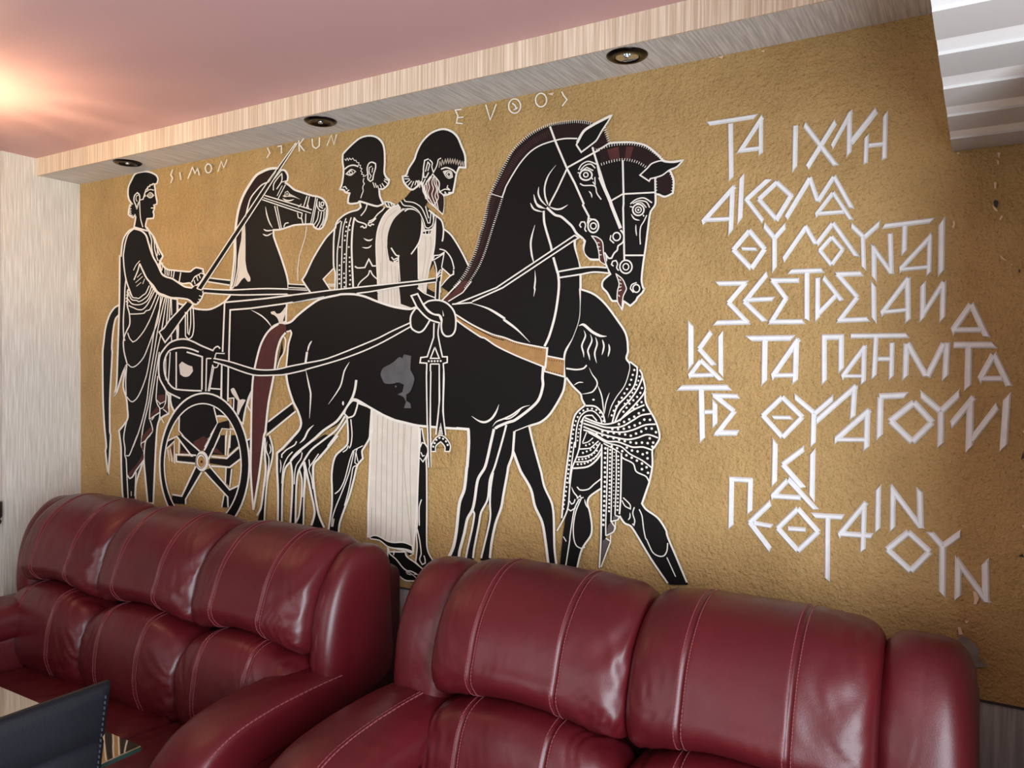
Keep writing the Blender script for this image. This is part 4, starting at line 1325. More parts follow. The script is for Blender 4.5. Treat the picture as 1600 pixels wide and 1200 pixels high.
l 1.6|19779,21434 19812,21254 19860,21123 19845,20974 19877,20820 19722,20609
l 2.4|19491,22100 19332,22070 19286,21797 19303,21540 19399,21529 19494,21670
l 2|19522,22071 19634,21955 19619,21831 19683,21647 19808,21833 19869,22026 19978,22061
l 2|19366,21711 19459,22003 19539,21917 19461,21724
l 1.6|19270,21697 19240,21446
l 2|19907,20992 20124,21069 20340,21020
l 1.8|20247,21180 20217,21108 20309,21048
l 2|20095,20922 20218,20884 20125,20994
l 2|20264,20954 20463,20932
l 2.6|19980,21711 20181,21736 20427,21631 20550,21517
f w|20043,21641 20243,21653 20397,21585 20444,21405 20292,21374 20152,21465
E k|20386,21499 20377,21464 20354,21436 20318,21420 20276,21418 20233,21430 20197,21455 20173,21489 20164,21526 20172,21561 20196,21589 20232,21605 20274,21607 20317,21595 20353,21570 20377,21536
r 2|20358,21503 20353,21479 20337,21459 20313,21448 20285,21447 20257,21455 20233,21472 20216,21495 20210,21520 20216,21544 20232,21564 20256,21575 20284,21576 20312,21568 20336,21551 20352,21528
E y|20321,21507 20319,21494 20311,21484 20299,21478 20285,21477 20270,21481 20258,21490 20250,21502 20247,21516 20250,21529 20258,21539 20270,21545 20284,21546 20298,21542 20310,21533 20318,21521
l 1.4 y|19902,21771 19932,21967 19995,21809 20025,22005 20088,21847 20148,22014 20180,21861 20241,22015 20273,21849 20333,22003 20365,21837 20425,21978 20456,21825 20516,21966 20548,21789 20607,21930 20639,21753 20698,21893 20730,21717 20789,21857 20820,21681 20864,21847
L 1.8|18555,21655 18687,21639
L 1.8|18523,21581 18720,21558
L 1.8|18573,21446 18753,21528
L 1.8|18673,21358 18819,21482
L 1.8|18788,21268 18901,21460
L 1.8|18950,21326 18998,21474
L 1.8|19048,21239 19079,21465
l 1.6|19014,21472 19145,21228 19111,21461 19209,21297
l 2|19368,21482 19273,21315 19274,21112 19371,20949
S robe
F w|17170,14109 17727,13915 18738,13667 19164,13608 19173,12265 19104,11223 19079,10493 18933,9454 18122,9497 17802,9656 17019,9763 17029,11028
L 3.6|17170,14109 17192,13358 17140,13194 17029,10757 17034,10017 17019,9737
l 1.3 y|17433,13877 17405,12592 17360,11328 17367,10011 17364,9829
l 1.3 y|17188,10773 17167,9805
l 1.3 y|17658,13859 17614,12605 17593,10037 17559,9802
l 1.3 y|17865,13788 17837,12619 17817,10062 17775,9765
l 1.3 y|18086,13718 18076,12635 18040,10088 17993,9742
l 1.3 y|18322,13649 18295,12649 18260,10113 18231,9734
l 1.3 y|18540,13632 18512,12662 18495,10140 18482,9760
l 1.3 y|18606,13635 18565,12221 18885,9741
l 1.3 y|18854,13568 18813,12239 18885,9716
l 2.8|19164,13582 19173,12265 19077,10735 19020,10122 18963,9482
o k 2.6|17101,9772 17315,9848 17543,9825 17865,9726 18120,9708 18560,9762 18916,9696 18948,9505 18623,9549 18121,9522 17866,9552 17543,9700 17151,9715
S legs
o k 2.6|19213,13507 19294,13511 19393,13079 19523,12906 19524,12727 19461,12543 19479,12287 19496,11260 19506,9818 19598,9516 19897,9197 20163,8948 19602,8868 19057,9178 19115,9672 19081,10129 19124,10498 19119,11224 19171,12523 19201,12913 19216,13069
l 2|19217,12914 19297,13073 19458,13005 19523,12804 19429,12592 19333,12457 19203,12577
l 2|19250,12761 19316,12636 19396,12667
l 2|19286,11240 19197,10990 19201,10385
l 2.2|19079,10372 19204,9974 19283,9500 19223,9298 19330,9143 19450,9208 19434,9350 19389,9441
o k 2.6|17899,9519 17963,9378 18686,9471 18624,9512 18687,9324 19057,9154 19602,8868 19574,8719 19364,8591 19000,8561 18630,8531 18316,8658 17871,8693
l 2.4|17867,9515 17964,9328 18250,9168 18502,8955 18690,8859 18875,8861 19120,8798
L 2|18169,9454 18139,9289
l 2|18624,9488 18655,9369 18749,9308
F k|18686,9471 18963,9434 18779,9361
L 2|18655,9492 18979,9448 18810,9353
l 1.4|18659,8805 18814,8803 19060,8692 19091,8599
l 1.4|18690,8761 18876,8739
l 1.4|19122,8580 19182,8710 19213,8593
l 1.4|19274,8590 19288,8701 19364,8615
l 1.4|18998,8781 19302,8800 19423,8769
P groom_figure legs
S leg
o k 3.4|16312,14326 17170,14109 17104,13327 17070,13083 16806,12716 16752,12632 16789,12390 16540,12128 16397,11680 16181,11058 15963,10596 15743,10074 15689,9651 15180,9591 15365,10592 15382,11152 15361,11709 15434,12160 15583,12448 16063,12809 16117,13141 16078,13633 16003,13988
l 2.2|16242,13695 16299,13178 16246,12819 16174,12705
l 2|16137,12786 16046,12643 15880,12550
l 2|16356,12634 16212,12324 15959,11590 15738,11239 15514,11080
l 2|16393,12609 16178,11882 15886,11252 15554,10611 15405,10233 15368,9921
l 2|16539,12141 16359,12060 16288,11781 16144,11220 15962,10706
l 1.8|16338,12606 16429,12666 16501,12698 16787,12824
l 1.8|16537,12700 16483,12588 16575,12267
l 1.8|16465,12559 16431,12229 16557,12156
l 1.8|15480,10213 15425,9927
P second_horse_figure
S head
o k 3.6|25198,21690 25469,21608 25709,21707 26115,21683 26466,21623 26813,21488 27156,21186 27292,21040 27492,20972 27832,20971 27670,20823 27473,20764 27587,20476 27569,20141 27348,20069 27191,20139 27090,20171 27082,19894 26948,19693 26885,19270 26823,18759 26759,18331 26719,17901 26767,17683 26802,17660 26746,17554 26609,17430 26563,17344 26402,17209 26212,17336 26156,17118 26023,17343 25855,17371 25708,17598 25560,17760 25583,17937 25798,18103 25700,18286 25650,18444 25673,18509 25597,18847 25828,19712
f d|25421,21526 25759,21569 26139,21582 26467,21536 26814,21359 27225,21049 27000,21035 26843,20906 26542,21094 26144,21211 25763,21216 25498,21162
f b|25663,21538 25998,21580 26049,21245 25763,21238
f b|26234,21547 26444,21518 26355,21205 26191,21226
f d|27141,20592 27452,20703 27543,20481 27502,20169 27325,20156 27145,20272
S mane_hatching
X 5 1.2 4|25274,21546 25469,21608 25758,21657 26139,21647 26467,21590 26813,21456 27156,21186 27269,21065
X 4 1.2 4|25498,21162 25763,21205 26144,21211 26542,21094 26843,20895
X 4 1.2 4.5|27473,20721 27576,20477 27547,20143
X 4 1.2 4.5|27085,20577 27100,20255
l 2.6|27168,20163 27348,20080 27569,20141
S face
o k 2.6|26639,20726 26843,20884 26978,20996 27225,21038 27359,20989 27603,20948 27832,20971 27670,20823 27473,20764 27252,20642 26937,20594 26904,20534
L 3.4|26132,21190 26166,20270 26170,19986 26159,19900 26193,19023 26211,18475
L 3|26166,20270 27078,20215
L 3|26166,20281 25776,20114 25145,19776
L 3.4|27073,20600 27093,19893
L 3|26221,18594 26780,18557
l 2.4|26369,19977 26531,20080 26761,20099 26991,19946
l 2.2|26439,19981 26624,20038 26831,19984 26924,19824
l 1.8|26532,19971 26694,19977 26833,19833
r 2.8|26765,19780 26753,19723 26719,19678 26667,19650 26606,19644 26543,19661 26490,19699 26454,19752 26441,19811 26453,19868 26488,19914 26540,19942 26602,19947 26664,19929 26717,19891 26752,19839
r 2|26687,19787 26681,19758 26663,19735 26636,19720 26605,19718 26573,19727 26545,19746 26527,19773 26520,19804 26526,19833 26544,19856 26571,19871 26603,19873 26635,19864 26662,19845 26680,19818
E w|26636,19792 26634,19781 26627,19772 26616,19766 26604,19765 26592,19769 26581,19776 26574,19787 26571,19799 26574,19810 26581,19819 26591,19825 26603,19826 26616,19822 26626,19815 26633,19804
l 2.2|26358,19913 26440,19883
l 2.2|26744,19648 26767,19603
t 2.4|26396,19703 26491,19564 26653,19506
l 2.2|26847,19628 26769,19474 26678,19331 26658,19116 26673,18856
t 2.2|26539,19408 26541,19256 26566,19091
r 2.8|26438,18268 26426,18201 26388,18145 26331,18110 26262,18100 26194,18117 26135,18159 26095,18220 26081,18290 26094,18358 26132,18414 26190,18449 26258,18458 26327,18440 26385,18398 26424,18338
r 2.2|26345,18274 26339,18241 26321,18214 26294,18196 26261,18192 26229,18200 26201,18221 26182,18250 26175,18284 26181,18317 26200,18345 26227,18362 26259,18367 26292,18358 26319,18337 26338,18308
l 2.4|25892,18319 25831,18367 25866,18453 25962,18469 26011,18378 25988,18269 26049,18188
r 2.4|26668,17670 26661,17631 26641,17598 26610,17576 26572,17570 26535,17580 26503,17604 26481,17639 26473,17679 26480,17719 26501,17751 26533,17773 26570,17779 26607,17769 26639,17745 26660,17710
l 2.2|26581,17833 26442,17785 26396,17678 26491,17565
o b 2|25966,18105 26158,17952 26254,17772 26279,17661 26187,17468 26156,17129 26023,17343 26019,17629 26065,17825
L 1.6|26063,17946 26123,17910
L 1.6|26088,17846 26136,17811
L 1.6|26066,17726 26137,17745
L 1.6|26055,17628 26138,17657
L 1.6|26044,17518 26092,17472
P harnessed_horse_figure
S body
f k|12734,16990 13308,17064 13710,17312 14302,17634 14805,17840 15635,17946 15783,17967 16367,17943 16868,17841 17395,17661 18081,17478 18747,17378 19041,17420 20088,17587 20516,17969 21084,18632 21489,19582 21870,20755 22359,21607 23044,22245 23843,22486 24742,22484 25216,22333 25488,22048 25198,21690 25376,21133 25478,20765 25677,20345 25825,19977 26071,19339 26191,19198 26193,19023 26029,18860 25959,18689 25841,18543 25745,18538 25622,18712 25687,18375 25454,18523 25183,18563 25008,18710 24956,18848 25004,19070 24827,19219 24700,19229 24703,18957 24834,18563 24886,18334 24880,17769 24905,17723 24910,17316 24877,16864 24680,16345 24429,15959 24407,15569 24436,15248 24363,14810 23978,14197 23663,13928 22767,13579 21946,13539 21095,13571 20273,13595 19164,13608 18573,13686 17898,13869 17380,14036 17135,14108 16529,14359 16276,14243 15949,13793 15654,13505 15051,13227 13644,12352 12828,12300 13441,12830 13842,13311 13881,13599 13640,13991 13356,14472 13110,15045 13067,15769 13148,16000 13350,16632 13105,16780
l 4|12693,17020 13308,17064 13710,17312 14302,17634 14805,17840 15635,17946 15783,17967 16367,17943 16868,17841 17395,17661 18081,17465 18747,17365 19041,17420
l 4|13128,16000 13130,15190 13233,14758 13478,14216 13720,13879 13881,13484 13762,13192 12993,12544
l 4.4|16275,14379 16529,14359 17135,14108 17967,13792 18573,13686 19164,13608 20335,13585 21094,13584
l 4|14170,15996 14093,15599
t 3|14113,15343 14272,14806 14352,14496 14296,13644
t 3|14404,16390 14268,16222 14190,15996
t 2.6|16178,15648 15942,15331 15759,14806 15200,14169
t 3.4|14511,13426 14238,13215 14042,12920 13804,12735
l 4.4|16489,15038 16419,14683 16275,14379 15875,13873 15579,13585 14975,13251 14552,12948 14122,12668 13644,12352 13362,12074
E w|15936,14233 15932,14205 15923,14182 15909,14166 15892,14160 15875,14165 15860,14180 15851,14203 15847,14230 15850,14257 15860,14281 15874,14297 15891,14303 15908,14298 15922,14283 15932,14260
o k 3|16312,14326 16565,14306 16530,14142 16387,13837 16132,13745 15948,13876 16021,14043
l 3.6|15985,13795 15580,13308 14976,12914 14202,12359 14044,12178
l 3.4|16060,13660 15655,13201 14978,12465 14748,12282
t 4|21210,13997 21478,13860 21712,13833 21943,13952 22113,14177 22197,14386
l 5|23714,15542 23690,15215 23706,14982 23576,14581 23309,14314 22764,13938 22513,13855 22174,13720 22060,13642
t 3|21974,13710 22116,13862 22399,13971 22679,14102 23036,14329 23281,14396
t 2.4|22314,13943 22568,13978 22790,14106 22982,14279
l 4|24436,15202 24363,14810 23978,14197 23663,13928 23287,13794 22767,13591
t 3.4|23393,19671 23262,19203 23293,18826 23377,18540
t 3|23405,18351 23422,18070 23397,17837 23411,17790 23372,17581
l 4|23682,20051 23712,19678 23930,19013 23957,18873
l 4.4|24012,18685 24146,18263 24173,18192 24202,17915 24179,17572 24081,16999 23903,16425 23748,16124
l 4.2|24700,19229 24703,18957 24834,18563 24886,18334
l 4.2|24888,18176 24892,17769 24880,17724 24910,17316 24877,16864 24680,16345 24429,15959 24407,15569 24436,15248 24436,15202
S hind_legs
f k|12828,12388 14976,12970 14044,12378 13362,12074 13077,11763 12955,11170 12917,9763 12709,9740 12706,10915 12663,11733 12662,12319 13642,13014
l 4|13762,13192 12993,12544 12662,12319 12663,11733 12715,10916 12709,9740
l 3.4|12917,9763 12955,11170 13077,11763 13362,12045 13924,12456
f k|13362,12045 13924,12456 14976,13083 15280,13098 14824,12653 14005,12089 13727,11639 13648,10998 13611,9782 13368,9755 13446,10980 13444,11646
l 3.6|13362,12045 13444,11646 13446,10980 13348,9782
l 3.4|13611,9782 13648,10998 13727,11639 14005,12089 14592,12695
F k|13807,11760 14005,12003 14086,11323 14029,10746 14012,9826 13692,9791 13889,10790 13927,11425
l 3|13806,11788 13935,11425 13897,10791 13791,10147 13651,9902
l 3|14005,12061 14105,11611 14086,11323 14037,10746 14012,9826
f k|14044,12092 14592,12695 15393,13104 15655,13118 15206,12675 14748,12253 14516,12040 14479,11640 14558,11079 14755,10305 15065,9774 14368,9695 14561,10342 14403,10951 14164,11729
l 4|14044,12092 14164,11729 14403,10951 14561,10342 14406,9870
l 4|15655,13118 15206,12675 14748,12253 14516,12040 14486,11640 14558,11079 14755,10305 15026,9854
l 2.4|12911,12160 12911,12276 13157,12466 13563,12664 13663,12799
l 2|13463,12413 13199,12179 12994,11815 12913,11225
t 2|12828,12096 12870,11865 12829,11599
l 2|13944,12414 13885,12196 13646,11920 13566,11568 13547,11249
l 2|14046,11749 14047,11320 13969,10826
l 2|14281,12194 14321,11940 14747,12423
l 2|14321,11940 14282,11824 14401,11548 14480,11157
f k|12028,12753 12198,12940 12325,12769 12452,12365 12369,12006 12201,11521 12074,10859 11991,9661 11603,9619 11818,10239 11988,11148 12073,11689 12029,12338
l 3|12261,12943 12389,12655 12452,12365 12390,12007 12222,11523 12095,10861 11991,9661
l 3.6|12028,12842 12029,12190 12073,11689 11988,11148 11818,10239 11603,9918
t 2.2|12156,12731 12093,12401 12242,12086 12200,11699 12031,11033
t 2|12262,12633 12347,12417 12263,12250
l 4.2|15875,13873 15579,13585 14975,13251 14552,12948 14122,12668 13644,12352 13362,12068
l 3.4|15985,13795 15580,13308 14976,12914 14397,12542 14044,12149
l 3.2|16060,13660 15655,13201 15206,12731 15206,12675 14748,12276
S fore_legs
f k|21064,13669 21945,13709 22060,13642 22767,13591 22717,13002 22553,12535 22553,12511 22419,11776 22198,11028 21975,10173 21922,9627 21572,9580 21853,10894 21907,11413 21589,11062 21504,10659 21306,9544 21037,9508 21297,10636 21338,11086 21087,10812 20970,10349 20765,9471 20366,9417 20666,10364 20781,11280 20959,11722 21044,12401 21059,12427 21113,13151
f k|22767,13591 23287,13794 23649,12614 23649,12590 23761,12130 24058,11525 24114,11135 24149,10300 24207,9725 23944,9688 23802,10609 23718,10999 23472,11445 23333,11857 23028,12307 22888,12535 22915,12561 22717,13002
L 5|20641,13595 21094,13584 21110,13498
l 5.6|21095,13571 21113,13151 21059,12427 21044,12401 20959,11722 20781,11280 20666,10364 20548,9846 20335,9439
l 5|22032,13640 21920,13196 21724,12475 21463,12062 21350,11434 21264,11103 21087,10812 20970,10349 20793,9751 20764,9547
l 3.6|22471,13781 22320,13267 22070,12500 21901,12097 21819,11478 21589,11062 21504,10659 21333,9871 21306,9619
l 3.4|21264,11103 21339,10987 21268,10558 21094,9865 21037,9583
l 3.4|22014,12325 21932,11855 21907,11413 21925,10999 21856,10624 21601,9658
l 4.4|22753,13602 22728,13242 22690,12880 22553,12535 22526,12364 22391,11701 22310,11282 22114,10775 21975,10173 21922,9700
l 5|22717,13002 22915,12561 22999,12400 23332,11928 23472,11445 23718,10999 23830,10495 23944,9758
l 4|23260,13781 23400,13280 23622,12612 23677,12452 23788,12038 24031,11593 24100,11227 24136,10298 24207,9795
S tail
f b|13105,16982 12734,17020 12233,16767 11894,16418 11680,16005 11378,15111 11292,13912 11272,12411 11274,11089 11406,10108 11730,11485 12028,12931 12028,13049 12196,14120 12447,15124 12612,16002 12736,16409 13146,16722
f g|13065,16550 13268,16749 13390,16689 13230,16000 13109,15393 12696,15390 12861,16001
f k|12819,16001 12922,16407 12964,16001 12696,15419 12634,15418
l 3.6|12734,17020 12233,16781 11894,16418 11680,16005 11400,15111 11314,14213 11272,12411 11273,11390 11406,10108
l 3.8|13106,16694 12860,16466 12654,16002 12488,15125 12217,14120 12049,13050 11985,12929 11730,11485 11419,10140
l 2.4|13024,16550 13106,16405 13025,16000 12820,15739 12676,15404
l 3|13146,16722 13350,16762 13398,16660 13249,16288 13209,16000 13129,15422
S mane
f d|20699,17961 21085,18485 21289,18840 21520,19384 21717,20023 21829,20495 21913,20727 21941,20748 22166,21154 22415,21576 22772,21978 23206,22222 23843,22429 24361,22441 24742,22406 25167,22285 24871,22139 24747,21977 24366,22021 24030,22012 23584,21959 23210,21802 22886,21540 22614,21220 22365,20893 22227,20597 22117,20202 21950,19761 21725,19151 21438,18611 20970,17949
f d|25584,22100 25709,21729 25371,21600 25173,21716 25416,21926
f b|20088,17599 20487,17846 20848,18152 21177,18136 20941,17851 20671,17689 20366,17551
X 5 1.1 3.2|20547,17993 20877,18299 21113,18655 21317,19058 21503,19580 21660,20028 21771,20501 21869,20780 22109,21161 22387,21604 22635,21950 23098,22261 23446,22407 23842,22498 24361,22498 24742,22462 25191,22337
X 3 1.2 3|20940,17950 21264,18327 21496,18656 21725,19151 21950,19761 22145,20247 22283,20615
X 5 1 3.5|25584,22144 25733,21726
l 2.6|22255,20571 22338,20753 22393,20889 22641,21240 22914,21560 23237,21821 23584,21959 24030,22023 24366,22032 24747,21977
L 1.4|21884,20730 22255,20594
X 9 0.5 3 c|20848,18127 21173,18602 21434,19147 21662,19785 21830,20374 21999,20694
X 9 0.5 3 c|22084,20732 22446,21311 22829,21782 23315,22090 23845,22268
L 2.6|20057,17588 20758,18157
L 2|20305,17554 20851,17806 21177,18136
S head
o k 3|24724,21801 24822,21989 24946,22128 25118,22236 25412,22347 25797,22463 25702,22324 25512,22089 25344,21847 25173,21738 24877,21577
l 5|24748,21865 24945,22151 25192,22270 25412,22347 25773,22456
l 3.6|25223,21664 25274,21502 25376,21177 25453,20857 25578,20555 25776,20114
l 6|25453,20813 25603,20486 25776,20114 25825,19977 26095,19337
L 3.6|23869,22448 24056,21985 24426,21184 24685,20723 24967,20129 24943,20087 25133,19755 25098,19556
L 3.4|24451,21204 25323,21528 25445,21567
L 3.2|24426,21161 24122,20604 23891,20238 23866,20172
t 3|24076,21319 23831,21051 23715,20741 23731,20462 23812,20246 23813,20200
t 3|23516,20764 23504,20556 23600,20360 23787,20179
t 3|23344,20562 23440,20284 23521,20183 23761,20101
t 3|23357,20548 23440,20284 23735,20104
t 3|23238,20328 23361,20129 23656,20019
t 3.2|23866,20149 24076,20059 24257,20053 24475,20145
l 4.2|23787,20133 24052,19901 24260,19824 24493,19632 24621,19507 24750,19315 24928,19166 25016,19069 24969,18847 25020,18686 25183,18552 25479,18522
l 3|25622,18712 25745,18549 25841,18543 25912,18670 26006,18752 26029,18860 26170,18959 26191,19154 26095,19293
r 3|25434,19460 25422,19391 25388,19335 25336,19299 25274,19290 25211,19310 25158,19354 25122,19416 25109,19488 25120,19557 25155,19614 25208,19649 25270,19657 25332,19637 25385,19593 25421,19531
r 2.4|25365,19466 25359,19434 25340,19408 25312,19392 25278,19388 25244,19398 25215,19419 25195,19448 25188,19481 25194,19513 25213,19539 25242,19555 25276,19558 25310,19549 25339,19528 25358,19499
l 2.4|24899,19461 24848,19533 24898,19619 24998,19610 25036,19517 25012,19406 25063,19335
l 2|25096,19713 25270,19653
r 2.6|26092,19114 26085,19072 26061,19039 26026,19018 25984,19012 25942,19024 25906,19051 25882,19088 25873,19131 25881,19173 25904,19206 25940,19227 25982,19232 26024,19221 26060,19194 26084,19156
l 2.2|25810,19174 25788,19054 25909,18946
o b 2|25226,19198 25398,19151 25558,19005 25599,18669 25675,18365 25491,18476 25452,18724 25375,18997
L 1.6|25400,18995 25473,18989
L 1.6|25389,18884 25487,18877
L 1.6|25427,18770 25512,18775
L 1.6|25465,18656 25538,18651
l 2.4|24794,21093 24905,21237 25104,21290 25351,21180
l 2.2|24857,21074 25006,21191 25179,21202 25316,21074
l 2.2|24907,21057 25056,21128 25255,21014
r 3|25217,20896 25203,20843 25163,20802 25102,20778 25030,20775 24957,20795 24895,20833 24853,20885 24838,20942 24852,20995 24893,21037 24954,21060 25027,21062 25099,21043 25161,21004 25202,20953
r 2.2|25098,20917 25093,20894 25078,20875 25056,20865 25029,20863 25002,20871 24980,20887 24964,20909 24959,20934 24964,20957 24979,20976 25001,20987 25028,20988 25054,20980 25077,20964 25092,20942
l 2|24770,21018 24883,20981
l 2|25208,20819 25245,20770
l 2.2|24848,20704 24962,20635 25235,20604 25334,20549 25372,20378 25509,20186
l 2|25306,20830 25321,20606 25246,20703
t 2.2|25125,20460 25200,20374 25226,20260
F g|24828,19128 24953,19141 24956,18848 25033,18663 25184,18518 25455,18479 25651,18355 25603,18325 24911,18355 24834,18563 24741,18931
S bit_rope
F k|20566,17457 22080,17898 24700,19263 24701,19127 22308,17887 21211,17520
F k|24700,19263 24827,19174 24701,19138
f k|24224,18258 24861,18324 25700,18297 25750,18139 24913,18152 24239,18097
l 3|24172,18261 24912,18332 25358,18328 25700,18286
l 3|24200,18088 24863,18143 25311,18186 25798,18125
L 2.8|24700,19263 22080,17898 20566,17457
L 2.8|24701,19127 22308,17887 21211,17515
L 2.6|24700,19263 24827,19174 24701,19127
L 2.6|20459,17461 21212,17483
S breast_strap
t 4.4|21152,17473 21799,17280 22372,16974 22373,16926 22822,16630 23264,16246
o q 2.8|20584,17145 21217,16807 21949,16501 22377,16398 22826,16250 23775,16078 23854,16077 23807,15496 23700,15542 22829,15846 22124,16136 21690,16383 21515,16434 20615,16970
l 1.6 k|20615,17069 21218,16758 21950,16428 22378,16314
X 2.4 1 3.4 k|21689,16554 22264,16376 22826,16203 23696,16008
o q 2.8|23830,15845 24431,15741 24410,15248 23755,15402
X 2.4 1.2 4 k|23910,15729 24380,15684
X 2.4 1.2 4 k|23834,15426 24358,15316
L 3|23841,16077 23794,15496
S girth_rope
f k|9160,15766 10086,15645 11421,15380 12066,15341 12696,15375 13312,15481 14112,15599 15194,15770 17367,16411 18849,16936 18849,16807 17368,16198 15940,15770 14113,15372 12821,15187 12488,15154 11378,15171 9857,15491 9160,15642
l 2.6|9160,15766 10086,15645 11421,15380 12066,15341 12696,15375 13312,15481 14112,15599 15194,15770 17367,16411 18052,16666 18849,16936
l 2.6|9160,15642 9857,15491 11378,15156 12488,15154 13109,15190 14113,15358 14113,15372 15940,15770 17368,16198 18849,16807
S yoke_pole
F k|13467,18035 16366,18160 19229,18259 19802,18306 19802,18179 17079,17993 15782,18022 13468,17777
L 2.6|13467,18035 14301,18071 15260,18122 16366,18160 17357,18194 19229,18259 19802,18306
L 2.6|19802,18179 18445,18116 17079,17993 16511,17964
F k|19818,18204 19990,18195 19963,17591 19807,17597
L 2.2|19834,18203 19806,17623
L 2.2|19990,18195 19963,17617
S yoke_knot
o k 3.2|19041,17395 18847,17168 18816,16937 18883,16729 19144,16608 19337,16669 19495,16844 19621,17020 19365,17256
o k 3.2|19331,17487 19554,17594 19932,17605 20244,17506 20491,17297 20600,17045 20587,16671 20466,16499 20251,16464 20095,16580 20047,16782 20061,17009 19967,17137 19747,17169 19524,17302
f k|18843,17788 19103,17855 19331,17487 19620,17223 19967,17137 20062,16933 19874,16912 19558,17021 19236,17286
l 3|19090,17393 18843,17788 19103,17842 19331,17487 19524,17277 19747,17169 19967,17125 20062,16933
l 3|19073,17419 19365,17154 19621,16994 20000,16884
F w|20090,17297 20154,17132 20138,17082 20107,17108
S hanging_straps
F k|19749,16890 19969,16885 19907,16684 20005,16228 20101,15823 20318,15848 20289,15622 20134,15622 20199,15169 19443,15158 19488,15645 19199,15644 19278,15824 19502,15824 19752,16433
L 2.6|19764,16889 19752,16433 19502,15824 19246,15798 19215,15631 19488,15619 19475,15159 19517,13701 19569,13063 19607,12296
l 2.6|19969,16885 19924,16582 19973,16304 20101,15823 20287,15823 20288,15647 20134,15609 20168,15168 20145,14107 20244,13354
L 2.4|19801,16128 19630,15773 19977,15773 19801,16128
L 2.4|19631,15594 19978,15596
L 2.4|19631,15594 19634,15161 19645,13706 19686,12302
L 2.4|19978,15596 19981,15166 19988,14229 19869,13360
F k|19506,15364 19665,15365 19645,13579 19686,12302 19607,12296
F k|19995,15368 20167,15370 20145,14107 20244,13354 20119,13347 20054,13724 19900,13361 19989,14102
L 2.4|19474,15364 19517,13701 19591,12295
L 2.4|19649,15365 19629,13706 19686,12302
L 2.4|19980,15368 20002,14482 19928,13846 19853,13359
L 2.4|20151,15370 20129,14107 20244,13354
L 2|19979,13340 20048,13724 20119,13373
L 2|20049,13521 20050,13369
A k|20420,12960 20393,12804 20315,12668 20197,12573 20057,12532 19915,12554 19793,12634 19712,12761 19682,12916 19709,13074 19789,13211 19909,13306 20051,13344 20192,13320 20311,13239 20391,13113|20209,12947 20198,12865 20165,12793 20115,12743 20055,12723 19995,12735 19944,12779 19909,12847 19897,12929 19908,13012 19942,13084 19992,13134 20052,13154 20112,13141 20163,13097 20197,13029
F g|19683,12826 20433,12873 20436,12357 19686,12302
F g|19903,12929 20216,12948 20217,12821 19904,12802
l 2.2|19683,12814 19681,12993 19838,13231 20051,13344 20275,13254 20431,13036 20402,12858 20216,12847 20215,12998 20058,13141 19871,13004 19857,12824 19683,12814
D 1.7 6|19761,12972 19839,13129 19932,13236 20057,13268 20182,13224 20292,13129 20339,13006
D 1.6 4.6|19567,15683 20040,15690
f y|18856,15850 18559,15902 18493,15772 18359,15811 18058,15614 17684,15453 17581,15267 17617,15134 17755,14951 18096,14943 18331,14987 18565,14912 18500,14676 18300,14593 18534,14520 18651,14367 18570,14156 18867,14166 18833,14320 18667,14393 18666,14602 18830,14709 18991,15101 18859,15358 18826,15409
E y|18265,14854 18262,14842 18253,14832 18240,14825 18225,14822 18209,14824 18196,14831 18187,14841 18184,14853 18187,14865 18196,14875 18209,14882 18224,14885 18240,14883 18253,14876 18262,14866
P stooping_groom_figure
S body
f k|24918,17722 25317,17570 25663,17289 26028,16836 26294,16435 26358,15974 26301,15777 26421,15624 26423,15448 26286,15030 26054,14627 25842,14221 25749,13972 25652,13945 25452,14274 25078,14464 24951,14687 24695,14977 24475,15202 24443,15844 24680,16345 24877,16864 24910,17316
l 3.6|24918,17722 25317,17570 25663,17289 26028,16836 26294,16435 26358,15974 26313,15777 26421,15624 26423,15448 26286,15030 26053,14716 25888,14423 25785,13996
l 3.6|24475,15225 24695,14977 24937,14766 24977,14620 25079,14453
t 5|24854,16695 25004,16726 25280,16518 25527,16402 25721,16388
t 3|25018,16567 25070,16408 24960,16138 25012,15934 25026,15799
t 3|25219,16451 25270,16271 25149,16001 25188,15844 25214,15720
t 3|25380,16370 25431,16179 25360,15911 25425,15642
t 3|25589,16301 25640,16111 25581,15866
t 3|25784,16176 25810,16021 25764,15821
l 3|24472,15489 24791,15457 25017,15493 25116,15584
t 2.6|25192,15517 25293,15326 25418,15171 25444,15036 25323,14854 25150,14794 24950,14767
t 2|24720,15012 24871,15094 25022,15097
t 2.4|25469,15014 25594,14704 25661,14214
t 2|25823,14832 25718,14529 25673,14215
E w|25377,14619 25374,14609 25366,14600 25353,14594 25338,14591 25323,14593 25310,14598 25301,14607 25298,14617 25301,14628 25309,14637 25322,14643 25337,14645 25352,14644 25365,14638 25374,14630
S legs
f k|24656,13764 27179,13797 27122,12886 27037,12446 26814,11839 26931,11697 27275,11494 27504,11196 27551,10987 27778,10544 28004,10062 28138,9827 27633,9751 27498,9882 27108,10347 26520,11172 26307,11259 26162,11443 26190,13151 25588,13113 25599,12148 25256,11892 25183,11704 25261,11439 25327,11061 25293,10785 25022,10364 24852,9700 24313,9623 24430,10799 24552,11505 24694,12621
l 3.6|27014,12423 26814,11839 26931,11697 27275,11494 27504,11196 27527,11091 27574,10968 27778,10544 28093,9884
l 3.6|26162,11443 26307,11259 26520,11172 27108,10347 27566,9784
l 3.2|25599,12148 25256,11892 25183,11704 25261,11439 25327,11061 25293,10785 25022,10364 24852,9700
l 2.4|24852,12129 24954,12047 25204,12091 25376,12242 25596,12418
t 2.4|24674,12114 24752,11960 24855,11855 24856,11764
l 2.2|24614,11706 24679,11621 24755,11662 24792,11769
